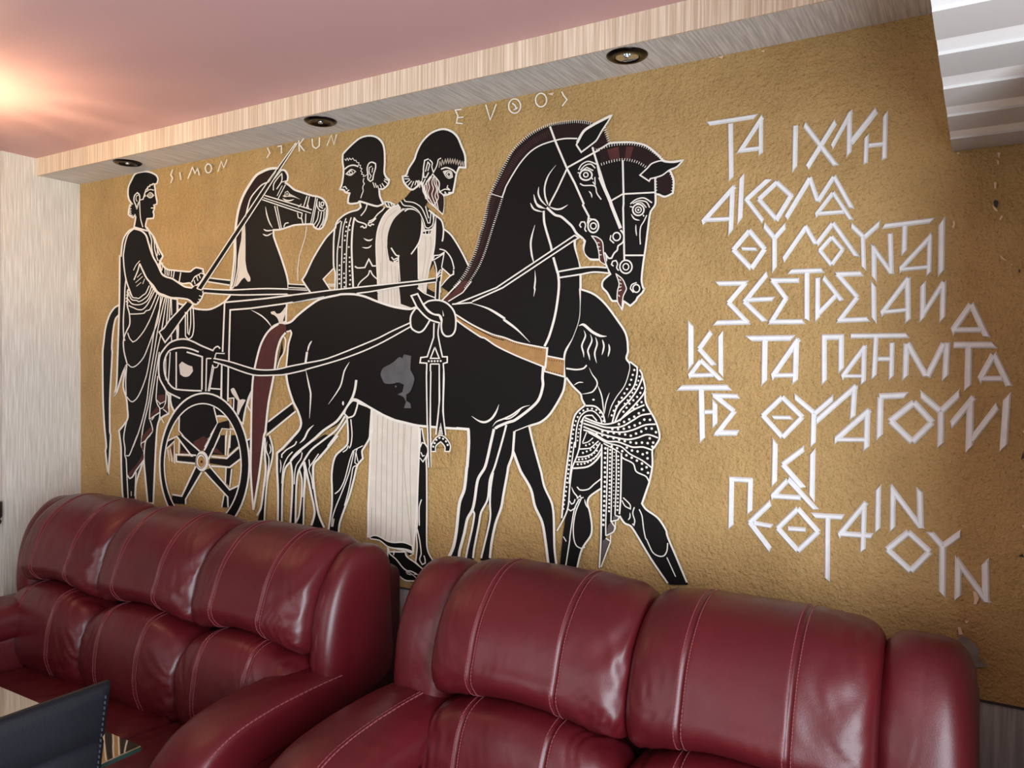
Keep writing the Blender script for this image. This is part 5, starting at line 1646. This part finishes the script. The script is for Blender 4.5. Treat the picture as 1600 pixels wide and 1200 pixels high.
l 2|24868,11811 24955,11887 24982,11810 25057,11851
l 2.2|24552,11482 24656,11423 24820,11531
l 2.2|24931,11794 24782,11505 24686,10989 24638,10638 24639,10592 24518,9837
l 2.2|24982,11798 24821,11417 24749,10996 24766,10653 24844,10456 24997,10395 25122,10445
t 2.2|25095,11798 25134,11653 25235,11527
l 2.2|26229,11871 26325,11725 26479,11663 26466,11783 26263,11951
t 2.2|26468,11563 26470,11431 26412,11347
l 2.2|26595,11719 26551,11549 26611,11358 26589,11224 26542,11262
l 2.2|26735,11678 26818,11511 26869,11167 26929,10912 26964,10873 27128,10567 27288,10479 27445,10500 27533,10640 27553,10858
l 2|27535,10469 27785,9988
l 2|24432,10660 24524,10532
S loincloth
f k|26420,15689 26631,15537 26772,15343 26869,14975 26897,14564 27176,14099 27294,13674 27184,13409 27072,13316 27122,12886 27014,12423 26851,12649 26642,12699 26522,12953 26238,13066 26046,13253 25634,13385 25368,12986 25122,12743 24694,12644 24553,11436 24222,10798 24171,10699 24375,11186 24467,12235 24558,13392 24656,13764 24779,14181 25129,14443 25452,14341 25748,13994 25888,14423 26053,14716 26286,15030 26423,15448
l 3|26420,15689 26631,15537 26633,15363 26545,15013 26314,14723 26056,14450 25917,14002
l 3|26702,15473 26784,15300 26661,14971 26432,14638 26152,14343 25989,14005
l 3|26773,15321 26869,14975 26802,14779 26528,14466 26272,14215 26132,14055
l 3.4|26870,14889 26897,14564 27176,14099 27294,13674 27161,13408 27094,13317 27100,12885 27014,12423
l 3|26851,14519 26506,14355 26084,14053 25749,13950 25456,13982 25082,14102
l 3|27037,14288 26763,14234 26532,14094 26181,13902 25750,13860 25407,13935 25058,14033
l 3|27177,14013 26881,13978 26535,13831 26183,13748 25702,13769 25358,13865 25034,13941
l 3|27249,13650 26953,13721 26654,13618 26374,13559 25946,13603 25582,13673 25035,13850
l 3|27072,13316 26819,13377 26517,13359 26091,13478 25754,13481 25336,13683 25036,13759
l 2.6|27077,12840 26800,13016 26449,13168 26188,13350 25755,13436 25460,13577 25187,13699
l 2.6|27014,12445 26920,12589 26642,12699 26546,12911 26239,13044 26094,13212 25658,13409
D 1.8 8|26551,15460 26472,15219 26416,15043 26323,14910 26231,14753 26126,14607 26044,14483 25938,14291 25879,14144
D 1.5 7|26704,15288 26670,15168 26614,15047 26557,14915 26477,14803 26350,14614 26199,14455
D 1.8 8|26777,14974 26732,14842 26641,14731 26537,14641 26410,14528 26294,14370 26154,14211
D 1.8 8|26770,14593 26644,14513 26529,14400
D 2 9|26830,14378 26693,14286 26589,14205 26415,14111 26298,14051 26180,13991 26062,13952
D 2 9|27016,14124 26867,14129 26719,14014 26580,13953 26464,13915 26347,13877 26229,13838 25799,13818
D 2 9|27191,13798 27110,13880 26928,13893 26814,13812 26699,13773 26560,13701 26444,13662 26326,13689 25581,13741
D 2 9|27115,13513 27034,13627 26874,13597
D 2 9|27093,13404 26955,13493 26771,13494 26633,13475 26516,13479 26186,13527 25825,13596 25360,13685
D 2 9|26960,13081 26959,13222 26809,13289
D 2 9|26821,13181 26682,13248 26566,13245 26436,13299 26330,13348
D 2 9|26977,12691 26952,12820 26801,12929 26662,12996 26521,13063 26380,13102 26261,13200 26165,13271 26021,13318 25852,13364
D 2 8|26803,12776 26687,12855
l 3|25104,14442 25401,14429 25624,14235 25700,13992
l 2.6|24958,13960 25082,14147 25305,14178 25455,14027
l 3.2|25079,14453 24779,14181 24669,13765 24598,13234 24467,12235 24375,11186
l 2.4|24789,13245 24822,13772 24932,14118 25130,14285 25354,14293 25552,14120 25603,13966
l 2.6|25032,14100 24960,13778 24916,13253 24818,12950 24694,12644 24623,12110 24553,11436 24222,10798
L 2.4|24762,13403 24596,12200
D 1.6 7|25651,14035 25551,14255 25353,14360 25204,14355 25080,14328 24955,14256 24881,14162 24819,14046 24769,13929 24733,13768 24709,13629 24673,13376 24674,13284 24638,13053 24603,12798 24544,12287 24496,11914 24447,11679 24424,11446
D 1.3 6|24958,13983 24886,13684 24851,13408
L 2|25137,13696 25015,13395
l 2|25337,13548 25189,13427 25015,13372
l 2.4|25510,13468 25315,13299 25241,13249 24916,13207
l 2.4|25560,13425 25366,13144 25119,13015 24843,12974
l 2.4|25610,13294 25441,13036 25170,12882 24794,12834
l 3.2|25612,13159 25443,12924 25172,12724 24719,12645
D 1.6 6.5|25463,13353 25291,13218 25143,13153 24943,13072
D 1.6 5.5|25464,13195 25231,13011 25095,12945 24869,12907
D 1.6 5.5|25441,13036 25295,12914 25146,12835 25021,12793 24820,12767
D 1.5 6|25339,13413 25190,13348 25066,13307
S drape
f k|25633,13407 26190,13151 26185,11489 26162,11443 26116,11327 25924,11261 26046,11141 26023,11027 25760,10795 25907,10700 25636,9924 25562,9914 25602,11834
f u|25971,11400 26066,11444 26151,11386 25972,11267
f u|25783,10887 25829,11139 25925,11239 26022,11116 25976,10977
f u|25664,10693 25785,10775 25859,10672 25622,10035
l 3|25609,13383 25611,12149 25614,10777 25574,9915
l 2.4|25792,13305 25772,11895 25755,11221 25760,10840
l 2.4|25926,13268 25917,11908 25912,11260
l 2.4|26046,13231 26056,12366 26030,11451
l 3|26202,13174 26192,11934 26162,11487
l 2.4|26031,11440 26150,11419 26116,11327 25912,11260 26034,11117 25988,10978 25760,10840
l 2.4|25760,10772 25907,10700 25623,9945
l 2|25905,10879 25906,10723
l 2|26044,11274 26047,11052
D 2 7.5|25720,13278 25712,12897 25717,12450 25709,12113 25702,11664 25692,11438 25678,11122
D 1.7 6|25866,13242 25860,12684 25864,12305 25857,11903 25850,11455
D 1 6|25987,13183 25981,12582 25992,11692
D 1.6 6|26107,13080 26125,12593 26109,11926 26101,11570
"""
CHIPS = """
P plaster_chip
F z|34850,20218 34909,20210 34888,20089 34863,20161
P plaster_chip
F z|34853,20052 34889,20034 34878,19952 34854,19969
P plaster_chip
F z|34802,19589 34849,19583 34840,19446 34812,19449
P plaster_chip
F v|34798,19160 34832,19212 34892,19165 34871,19029 34823,19061
P plaster_chip
F z|34775,19107 34884,18972 34872,18945 34813,18993
P plaster_chip
F z|34956,18869 34980,18825 34935,18760 34911,18776
P plaster_chip
F z|34936,18014 35044,17897 35032,17883 34961,17943
P plaster_chip
F z|35127,17817 35179,17786 35163,17771
P plaster_chip
F v|35280,17676 35315,17674 35311,17606 35288,17621
P plaster_chip
F z|34040,18812 34072,18824 34083,18738 34055,18655 34025,18700 34049,18741
P plaster_chip
F z|34088,20320 34150,20312 34114,20274
P plaster_chip
F z|34574,10661 34629,10648 34679,10528 34634,10372 34579,10384 34606,10495
P plaster_chip
F z|34294,9799 34350,9809 34389,9665 34315,9652
P plaster_chip
F v|35442,13820 35455,13655 35394,13610
P plaster_chip
F v|35345,11510 35464,11608 35493,11529 35396,11537
P plaster_chip
F z|35436,12206 35481,12232 35472,12148
P plaster_chip
F z|35417,14231 35444,14253 35446,14171
P plaster_chip
F p|34304,9571 34365,9636 34458,9617 34612,9521 34691,9394 34710,9149 34877,9076 34833,9032 34622,8988 34471,8850 34374,9081 34279,9206 34213,9446
P plaster_chip
F z|34284,9819 34346,9823 34380,9675 34318,9645
P plaster_chip
F z|34421,9969 34512,10003 34452,9921
P plaster_chip
F z|34562,10652 34654,10596 34643,10399 34582,10371 34595,10515
P plaster_chip
F z|27548,23918 27652,23964 27706,23853 27602,23807
P plaster_chip
F z|22646,23721 22866,23776 22801,23657
P plaster_chip
F z|23791,23392 24001,23392 23960,23308
P plaster_chip
F z|24910,24093 25245,24116 25207,24053 24950,24031
P plaster_chip
F z|28728,23468 28876,23472 28844,23397
P plaster_chip
F z|29806,23399 29899,23412 29884,23352
"""
CAPTIONS = """
P caption
S SIMON
l 2.0|6694,23327 6572,23137 6694,22994 6571,22803
S letter
l 2.0|7154,23169 7218,22856
S letter
l 2.0|7654,22856 7929,23275 8085,23006 8240,23187 8355,22898
S letter
r 2.4|9070,23084 9056,23021 9017,22972 8958,22943 8889,22938 8820,22959 8761,23003 8721,23063 8707,23129 8721,23191 8761,23241 8820,23270 8889,23274 8958,23252 9017,23209 9056,23149
S letter
L 2.0|9450,22914 9635,23281 9782,23020 9965,23312
P caption
S SIKON
l 2.0|12170,23444 12305,23240 12137,23076
S letter
l 2.0|12704,23417 12901,23413 12902,23137
S letter
L 2.2|13772,23495 13805,23084
L 2.2|14024,23527 13804,23333 14057,23073
S letter
l 2.4|14430,23446 14462,23196 14617,23086 14770,23154 14781,23440
S letter
L 2.0|15135,23103 15343,23447 15464,23101 15582,23434
P caption
S EUTHOS
L 2.2|20535,23470 20645,23260 20593,23032
L 2.2|20535,23456 20788,23429
L 2.2|20628,23204 20862,23182
L 2.2|20574,23050 20828,22987
S letter
L 2.4|21671,23430 21837,22942 22049,23382
S letter
r 2.4|22894,23186 22879,23109 22835,23048 22769,23014 22691,23010 22612,23039 22545,23095 22499,23171 22483,23254 22498,23332 22542,23392 22609,23426 22687,23429 22766,23400 22833,23343 22878,23268
l 2.4|22605,23318 22706,23231 22756,23110
L 2.0|22657,23112 22805,23158
S letter
r 2.4|23763,23214 23750,23142 23711,23086 23653,23054 23584,23050 23514,23077 23454,23129 23414,23198 23399,23275 23412,23347 23451,23404 23510,23436 23580,23439 23649,23412 23708,23360 23748,23290
S letter
l 2.4|24254,23371 24317,23251 24426,23111 24274,22959
"""
draw(MURAL)
draw(CHIPS)
draw(CAPTIONS)

# ---------------------------------------------------------------- inscription: letters in raised, bevelled white strokes
LETTERS = """
P word
G
B 6.4 .5 .5|28467,21837 29687,21834
B 7 0 -.5|29053,21756 29089,20342
G
B 6.6 .6 .3|29284,20980 29860,21807
B 6.4 0 -.3|29813,21751 29820,20876
B 6.4|29300,21033 29824,21025
P word
G
B 7.4 0 -.7|30644,21465 30639,20394
G
B 7.4 .4 .4|30853,21449 31581,20368
B 7.4 -.4 .2|31565,21416 30928,20404
G
B 6.4 0 .4|31901,21589 31483,20821
B 7.6 .5 -.6|31867,21594 31866,20588
B 9 -.3 0|32452,21544 31899,20854
G
B 6.8 .6 -.2|32243,20969 32231,20331
B 7.4 .7 -.2|32637,21426 32627,20383
B 6.4|32288,20746 32627,20737
P word
G
B 7 0 .3|29183,20153 28348,19303
B 7 .7 -.7|29125,20111 29095,18977
B 6.4|28398,19365 29096,19334
G
B 7 .7 -.8|29357,20375 29324,19249
B 7 .5 0|30022,20232 29477,19782
B 6.6 0 -.3|29461,19816 29897,19198
G
B 7 0 0|30239,20144 29779,19751
B 7.4|30209,20132 30580,19746
B 7.4|30579,19793 30207,19186
B 7|29779,19767 30222,19216
G
B 7.4 0 .2|31006,20148 30451,19226
B 7 .2 .4|30991,20150 31190,19543
B 6.8 0 .2|31543,20115 31196,19573
B 7 .2 .5|31543,20115 31951,19315
G
B 6.4 0 .4|31534,19736 31137,19225
B 6.4 .2 .4|31528,19736 31941,19045
B 6.2|31180,19267 31783,19256
P word
G
B 7.4|29572,19002 29156,18529
B 7.4|29552,19004 29954,18493
B 7.4|29156,18550 29625,18034
B 7.4|29953,18513 29625,18034
B 5.4 .3 -.3|29378,18554 29757,18515
G
B 7.2 .5 0|29926,19092 30183,18753
B 7.2 -.5 0|30446,19047 30183,18753
B 7 0 -.7|30182,18773 30194,17961
G
B 7 0 .4|30934,18985 30401,18205
B 7 .2 .4|30905,18987 31162,18522
B 7 0 .3|31535,19009 31180,18540
B 7 .2 .5|31535,19009 32077,18173
G
B 6.4|31522,18686 31237,18363
B 6.4|31504,18688 31776,18344
B 6.4|31237,18394 31521,18007
B 6.4|31769,18371 31521,18019
G
B 7.4 .5 0|31943,18917 32226,18612
B 7.4 -.6 0|32562,18918 32226,18612
B 7.2 0 .6|32198,18633 32230,17882
P word
G
B 8 -.6 .7|32434,18409 32454,17627
B 7 .4 .4|32418,18373 32833,17718
B 8 0 .4|32778,18667 32816,17774
G
B 7.4 -.4 .6|32631,18838 33643,18884
B 8 0 -.6|33080,18818 33074,18180
G
B 7.6 -.4 .5|33633,18554 32981,17801
B 7.4 .5 -.6|33592,18522 33584,17677
B 6.2|33014,17818 33597,17845
G
B 9.4 .8 -.6|33824,18860 33831,17681
P word
G
B 7.2 .5 .5|28756,17703 29511,17678
B 7.2|29498,17699 29052,17190
B 7.2|29052,17211 29565,16667
B 7.4 -.5 -.5|28728,16695 29584,16699
G
B 7.2 -.4 0|30021,17892 29457,17196
B 7.2 0 .4|29457,17216 29979,16698
B 6.8 0 .4|29537,17253 30185,17257
G
B 7.2 .4 0|30120,17716 30786,17682
B 7.2|30139,17727 30492,17237
B 7.2|30491,17276 30116,16655
B 7.4 -.4 -.4|30096,16687 30913,16676
G
B 7.2 -.5 -.4|30558,17909 31335,17896
B 7.6 0 .3|30958,17879 30976,16713
G
B 7.2 0 -.6|31211,17730 31219,16707
B 7.2 .3 .2|31338,17723 31759,17150
B 7.2|31685,17343 31242,16861
G
B 7.4 .4 -.4|31625,17784 32204,17771
B 7.4|31643,17794 32109,17212
B 7.4|32109,17231 31696,16657
B 7.4 -.4 -.4|31677,16684 32359,16698
G
B 8 -.8 .8|32442,17534 32469,16658
G
B 7.8 0 .4|33181,17626 32613,16803
B 8.6 .5 -.5|33156,17591 33181,16622
B 6.2|32629,16850 33193,16896
G
B 8.4 .6 -.6|33475,17484 33473,16651
B 7.6 0 .2|33888,17499 33456,16724
B 8.6 .6 -.6|33879,17464 33871,16642
P word
G
B 8 -.7 -.7|28078,16709 28093,15549
B 7.2 -.2 0|28626,16465 28307,16018
B 7.2 0 .3|28306,16033 28711,15596
G
B 7.2 .7 .6|28869,16404 28889,15366
G
B 6.4 0 .4|28364,15726 28045,15298
B 6.4 .2 .4|28355,15726 28906,15208
B 6.4|28090,15328 28700,15350
P word
G
B 8.6 .7 .5|29574,16280 30661,16280
B 8.4 0 -.6|29984,16275 29983,15154
G
B 8 0 .5|30793,16264 30167,15311
B 8.4 .4 -.5|30741,16238 30724,15195
B 6.8|30193,15353 30727,15373
P word
G
B 7.8 0 -.6|31379,16351 31397,15192
B 8.4|31335,16290 31824,16291
B 8.4 0 -.6|31761,16332 31770,15479
G
B 7.4 0 .4|32300,16081 31787,15323
B 7.8 .4 -.5|32266,16062 32262,15197
B 5.8|31822,15361 32294,15367
G
B 7.4 0 -.4|31966,16310 33187,16304
B 7.6 0 -.6|32519,16302 32490,15332
B 7|32562,15769 32848,15770
B 7.6 0 -.6|32859,16150 32855,15318
G
B 9 0 -.6|33157,16129 33147,15322
B 9 0 .3|33173,16129 33575,15365
B 9 0 0|33911,16122 33591,15365
B 9.4 0 -.6|33974,16139 33950,15334
G
B 9.4 0 -.5|34096,16079 34882,16072
B 10.4 0 -.5|34394,16064 34393,15124
G
B 9.8 0 .4|34865,15865 34603,15288
B 9.8 .2 .2|34865,15878 35165,15176
B 8|34644,15338 35040,15343
P letter_a
G
B 9.4 0 .4|34425,16976 34059,16366
B 9.4 .2 .4|34425,16976 34733,16245
B 8|34112,16415 34636,16405
P word
G
B 8.4 -.6 -.5|27790,15000 29124,15035
B 8 0 -.6|28379,15006 28427,13633
B 6.6|28477,14381 28727,14398
B 7.4 -.6 -.6|28744,14666 28753,14028
G
B 7.2 .4 -.3|28692,14815 29355,14812
B 7.2|28707,14833 29247,14423
B 7.2|29261,14446 28779,13797
B 8.4 -.3 .3|28749,13848 29354,13884
P word
G
B 7.6|30430,14826 29948,14335
B 7.6|30416,14825 30913,14340
B 7.6|29948,14363 30444,13827
B 7.6|30913,14359 30444,13827
B 6 .4 -.4|30208,14312 30663,14322
G
B 7.6 .5 0|30722,14839 31183,14451
B 7.6 -.5 0|31609,14843 31184,14438
B 8 0 -.6|31170,14464 31164,13674
G
B 8.2 0 .4|32120,15138 31236,14264
B 8.4 .4 -.5|32076,15109 32041,14369
G
B 8.6 0 .5|32414,14581 31650,13812
B 9 .4 -.5|32363,14551 32352,13647
B 6.6|31704,13838 32348,13873
G
B 9.4 0 -.6|32635,14882 32630,13931
B 9 0 .5|32601,14895 33177,14938
G
B 9.6|33338,14783 32838,14317
B 9.6|33326,14782 33720,14328
B 9.6|32851,14340 33317,13871
B 9.6|33715,14349 33312,13871
G
B 9.6 .5 0|33457,14972 33870,14591
B 9.6 -.5 0|34238,15004 33882,14591
B 9.8 0 -.5|33882,14605 33883,13822
G
B 9.6 0 .4|34515,14931 34076,14289
B 11 .4 -.6|34447,14903 34443,13774
B 9.4 -.3 0|34956,14747 34474,13962
B 11 .7 -.6|35128,14973 35083,13839
P word
G
B 8 -.7 -.7|30271,13734 30265,12644
B 8 -.4 0|30963,13581 30454,13147
B 8 0 .3|30454,13161 30952,12619
G
B 8.4 .7 .7|31159,13524 31158,12378
G
B 7.6 0 .4|30593,12785 30196,12318
B 7.6 .2 .4|30593,12799 31257,12116
B 7.6|30236,12350 30903,12370
P word
G
B 7.6 0 -.6|29204,12758 29202,11448
B 7.6|29142,12687 29736,12701
B 7.6 0 -.6|29680,12739 29672,11871
G
B 8 -.3 0|30184,12177 29668,11614
B 8 0 -.3|29667,11643 30201,10998
B 6.8 0 .3|29779,11627 30234,11592
G
B 7.8|30841,12102 30356,11550
B 7.8|30828,12101 31330,11565
B 7.8|30356,11572 30857,11054
B 7.8|31324,11592 30849,11053
B 6.8|30611,11579 31032,11599
G
B 8 .5 .3|31195,11968 31878,11997
B 7.8 0 .4|31527,11968 31538,10450
G
B 8 0 .4|32374,12401 31773,11536
B 8 0 -.5|32327,12343 32315,11242
B 8 0 .3|31810,11594 32519,11624
G
B 8.2 .7 -.6|32625,12779 32625,11755
G
B 8.4 -.6 -.6|32933,12806 32938,11817
B 8.4 .4 .4|32886,12802 33535,11911
B 9.4 -.5 .4|33481,12801 33518,11960
P word
G
B 9|33274,11804 32828,11334
B 9|33263,11803 33712,11396
B 9|32828,11355 33335,10909
B 9|33712,11409 33330,10908
G
B 9.4 -.5 0|33704,11854 33954,11566
B 9.4 -.5 0|34309,11886 33976,11569
B 10 0 .5|33964,11606 33973,10467
G
B 10 -.6 -.5|34276,11318 34280,10440
B 9.4 .4 .4|34244,11289 34846,10432
B 11 .6 .6|34788,11337 34814,10476
"""
ins = empty('wall_inscription', (3.0, 0, 1.6))
tag(ins, 'white angular raised Greek lettering on the gold wall right of the horses', 'inscription')


def stroke(bm, p1, p2, wd, s1, s2, hgt):
    sx, sz = brush(0.5 * (p1.x + p2.x))
    d = Vector(((p2.x - p1.x) / sx, (p2.y - p1.y) / sz)).normalized()
    nv = Vector((-d.y, d.x)) if False else Vector((-d.y, d.x))
    h = wd * 0.56
    toW = lambda v: Vector((v.x * sx, v.y * sz))

    def corners(k, top):
        hh = h * k
        e = h * 0.35 if top else 0.0
        out = []
        # nv here: for a stroke drawn downwards nv points to +x (image right)
        for p, sgn, s in ((p1, -1, s1), (p2, 1, s2)):
            for side in (1, -1):
                v = nv * (hh * side) + d * (sgn * (wd * s * side * k - e))
                out.append(p + toW(v))
        return out
    a = corners(1.0, False)
    b = corners(0.5, True)
    order = (0, 1, 3, 2)
    va = [bm.verts.new((a[i].x, 0.0, a[i].y)) for i in order]
    vm = [bm.verts.new((a[i].x, -hgt * 0.25, a[i].y)) for i in order]
    vb = [bm.verts.new((b[i].x, -hgt, b[i].y)) for i in order]
    bm.faces.new(vb)
    for A, B in ((va, vm), (vm, vb)):
        for i in range(4):
            j = (i + 1) % 4
            bm.faces.new((A[i], A[j], B[j], B[i]))


word, bm, kk, bmw = None, None, 0, None
for ln in LETTERS.strip().split('\n') + ['G']:
    if ln[0] in 'PG' and bm is not None:
        bmesh.ops.recalc_face_normals(bm, faces=bm.faces[:])
        link('letter', bm, M['letter'], word)
        bm = None
    if ln[0] == 'P': word = empty('word', (0, 0, 0), ins); word.matrix_parent_inverse = Matrix.Translation(-Vector(ins.location))
    elif ln[0] == 'G': bm = bmesh.new()
    else:
        head, pp = ln.split('|')
        a = head.split()
        P = pts_of(pp)
        kk += 1
        if bm is None: bm = bmesh.new()
        stroke(bm, P[0], P[1], float(a[1]), float(a[2]) if len(a) > 2 else 0.0, float(a[3]) if len(a) > 3 else 0.0, 0.0065 + 0.00007 * (kk % 9))
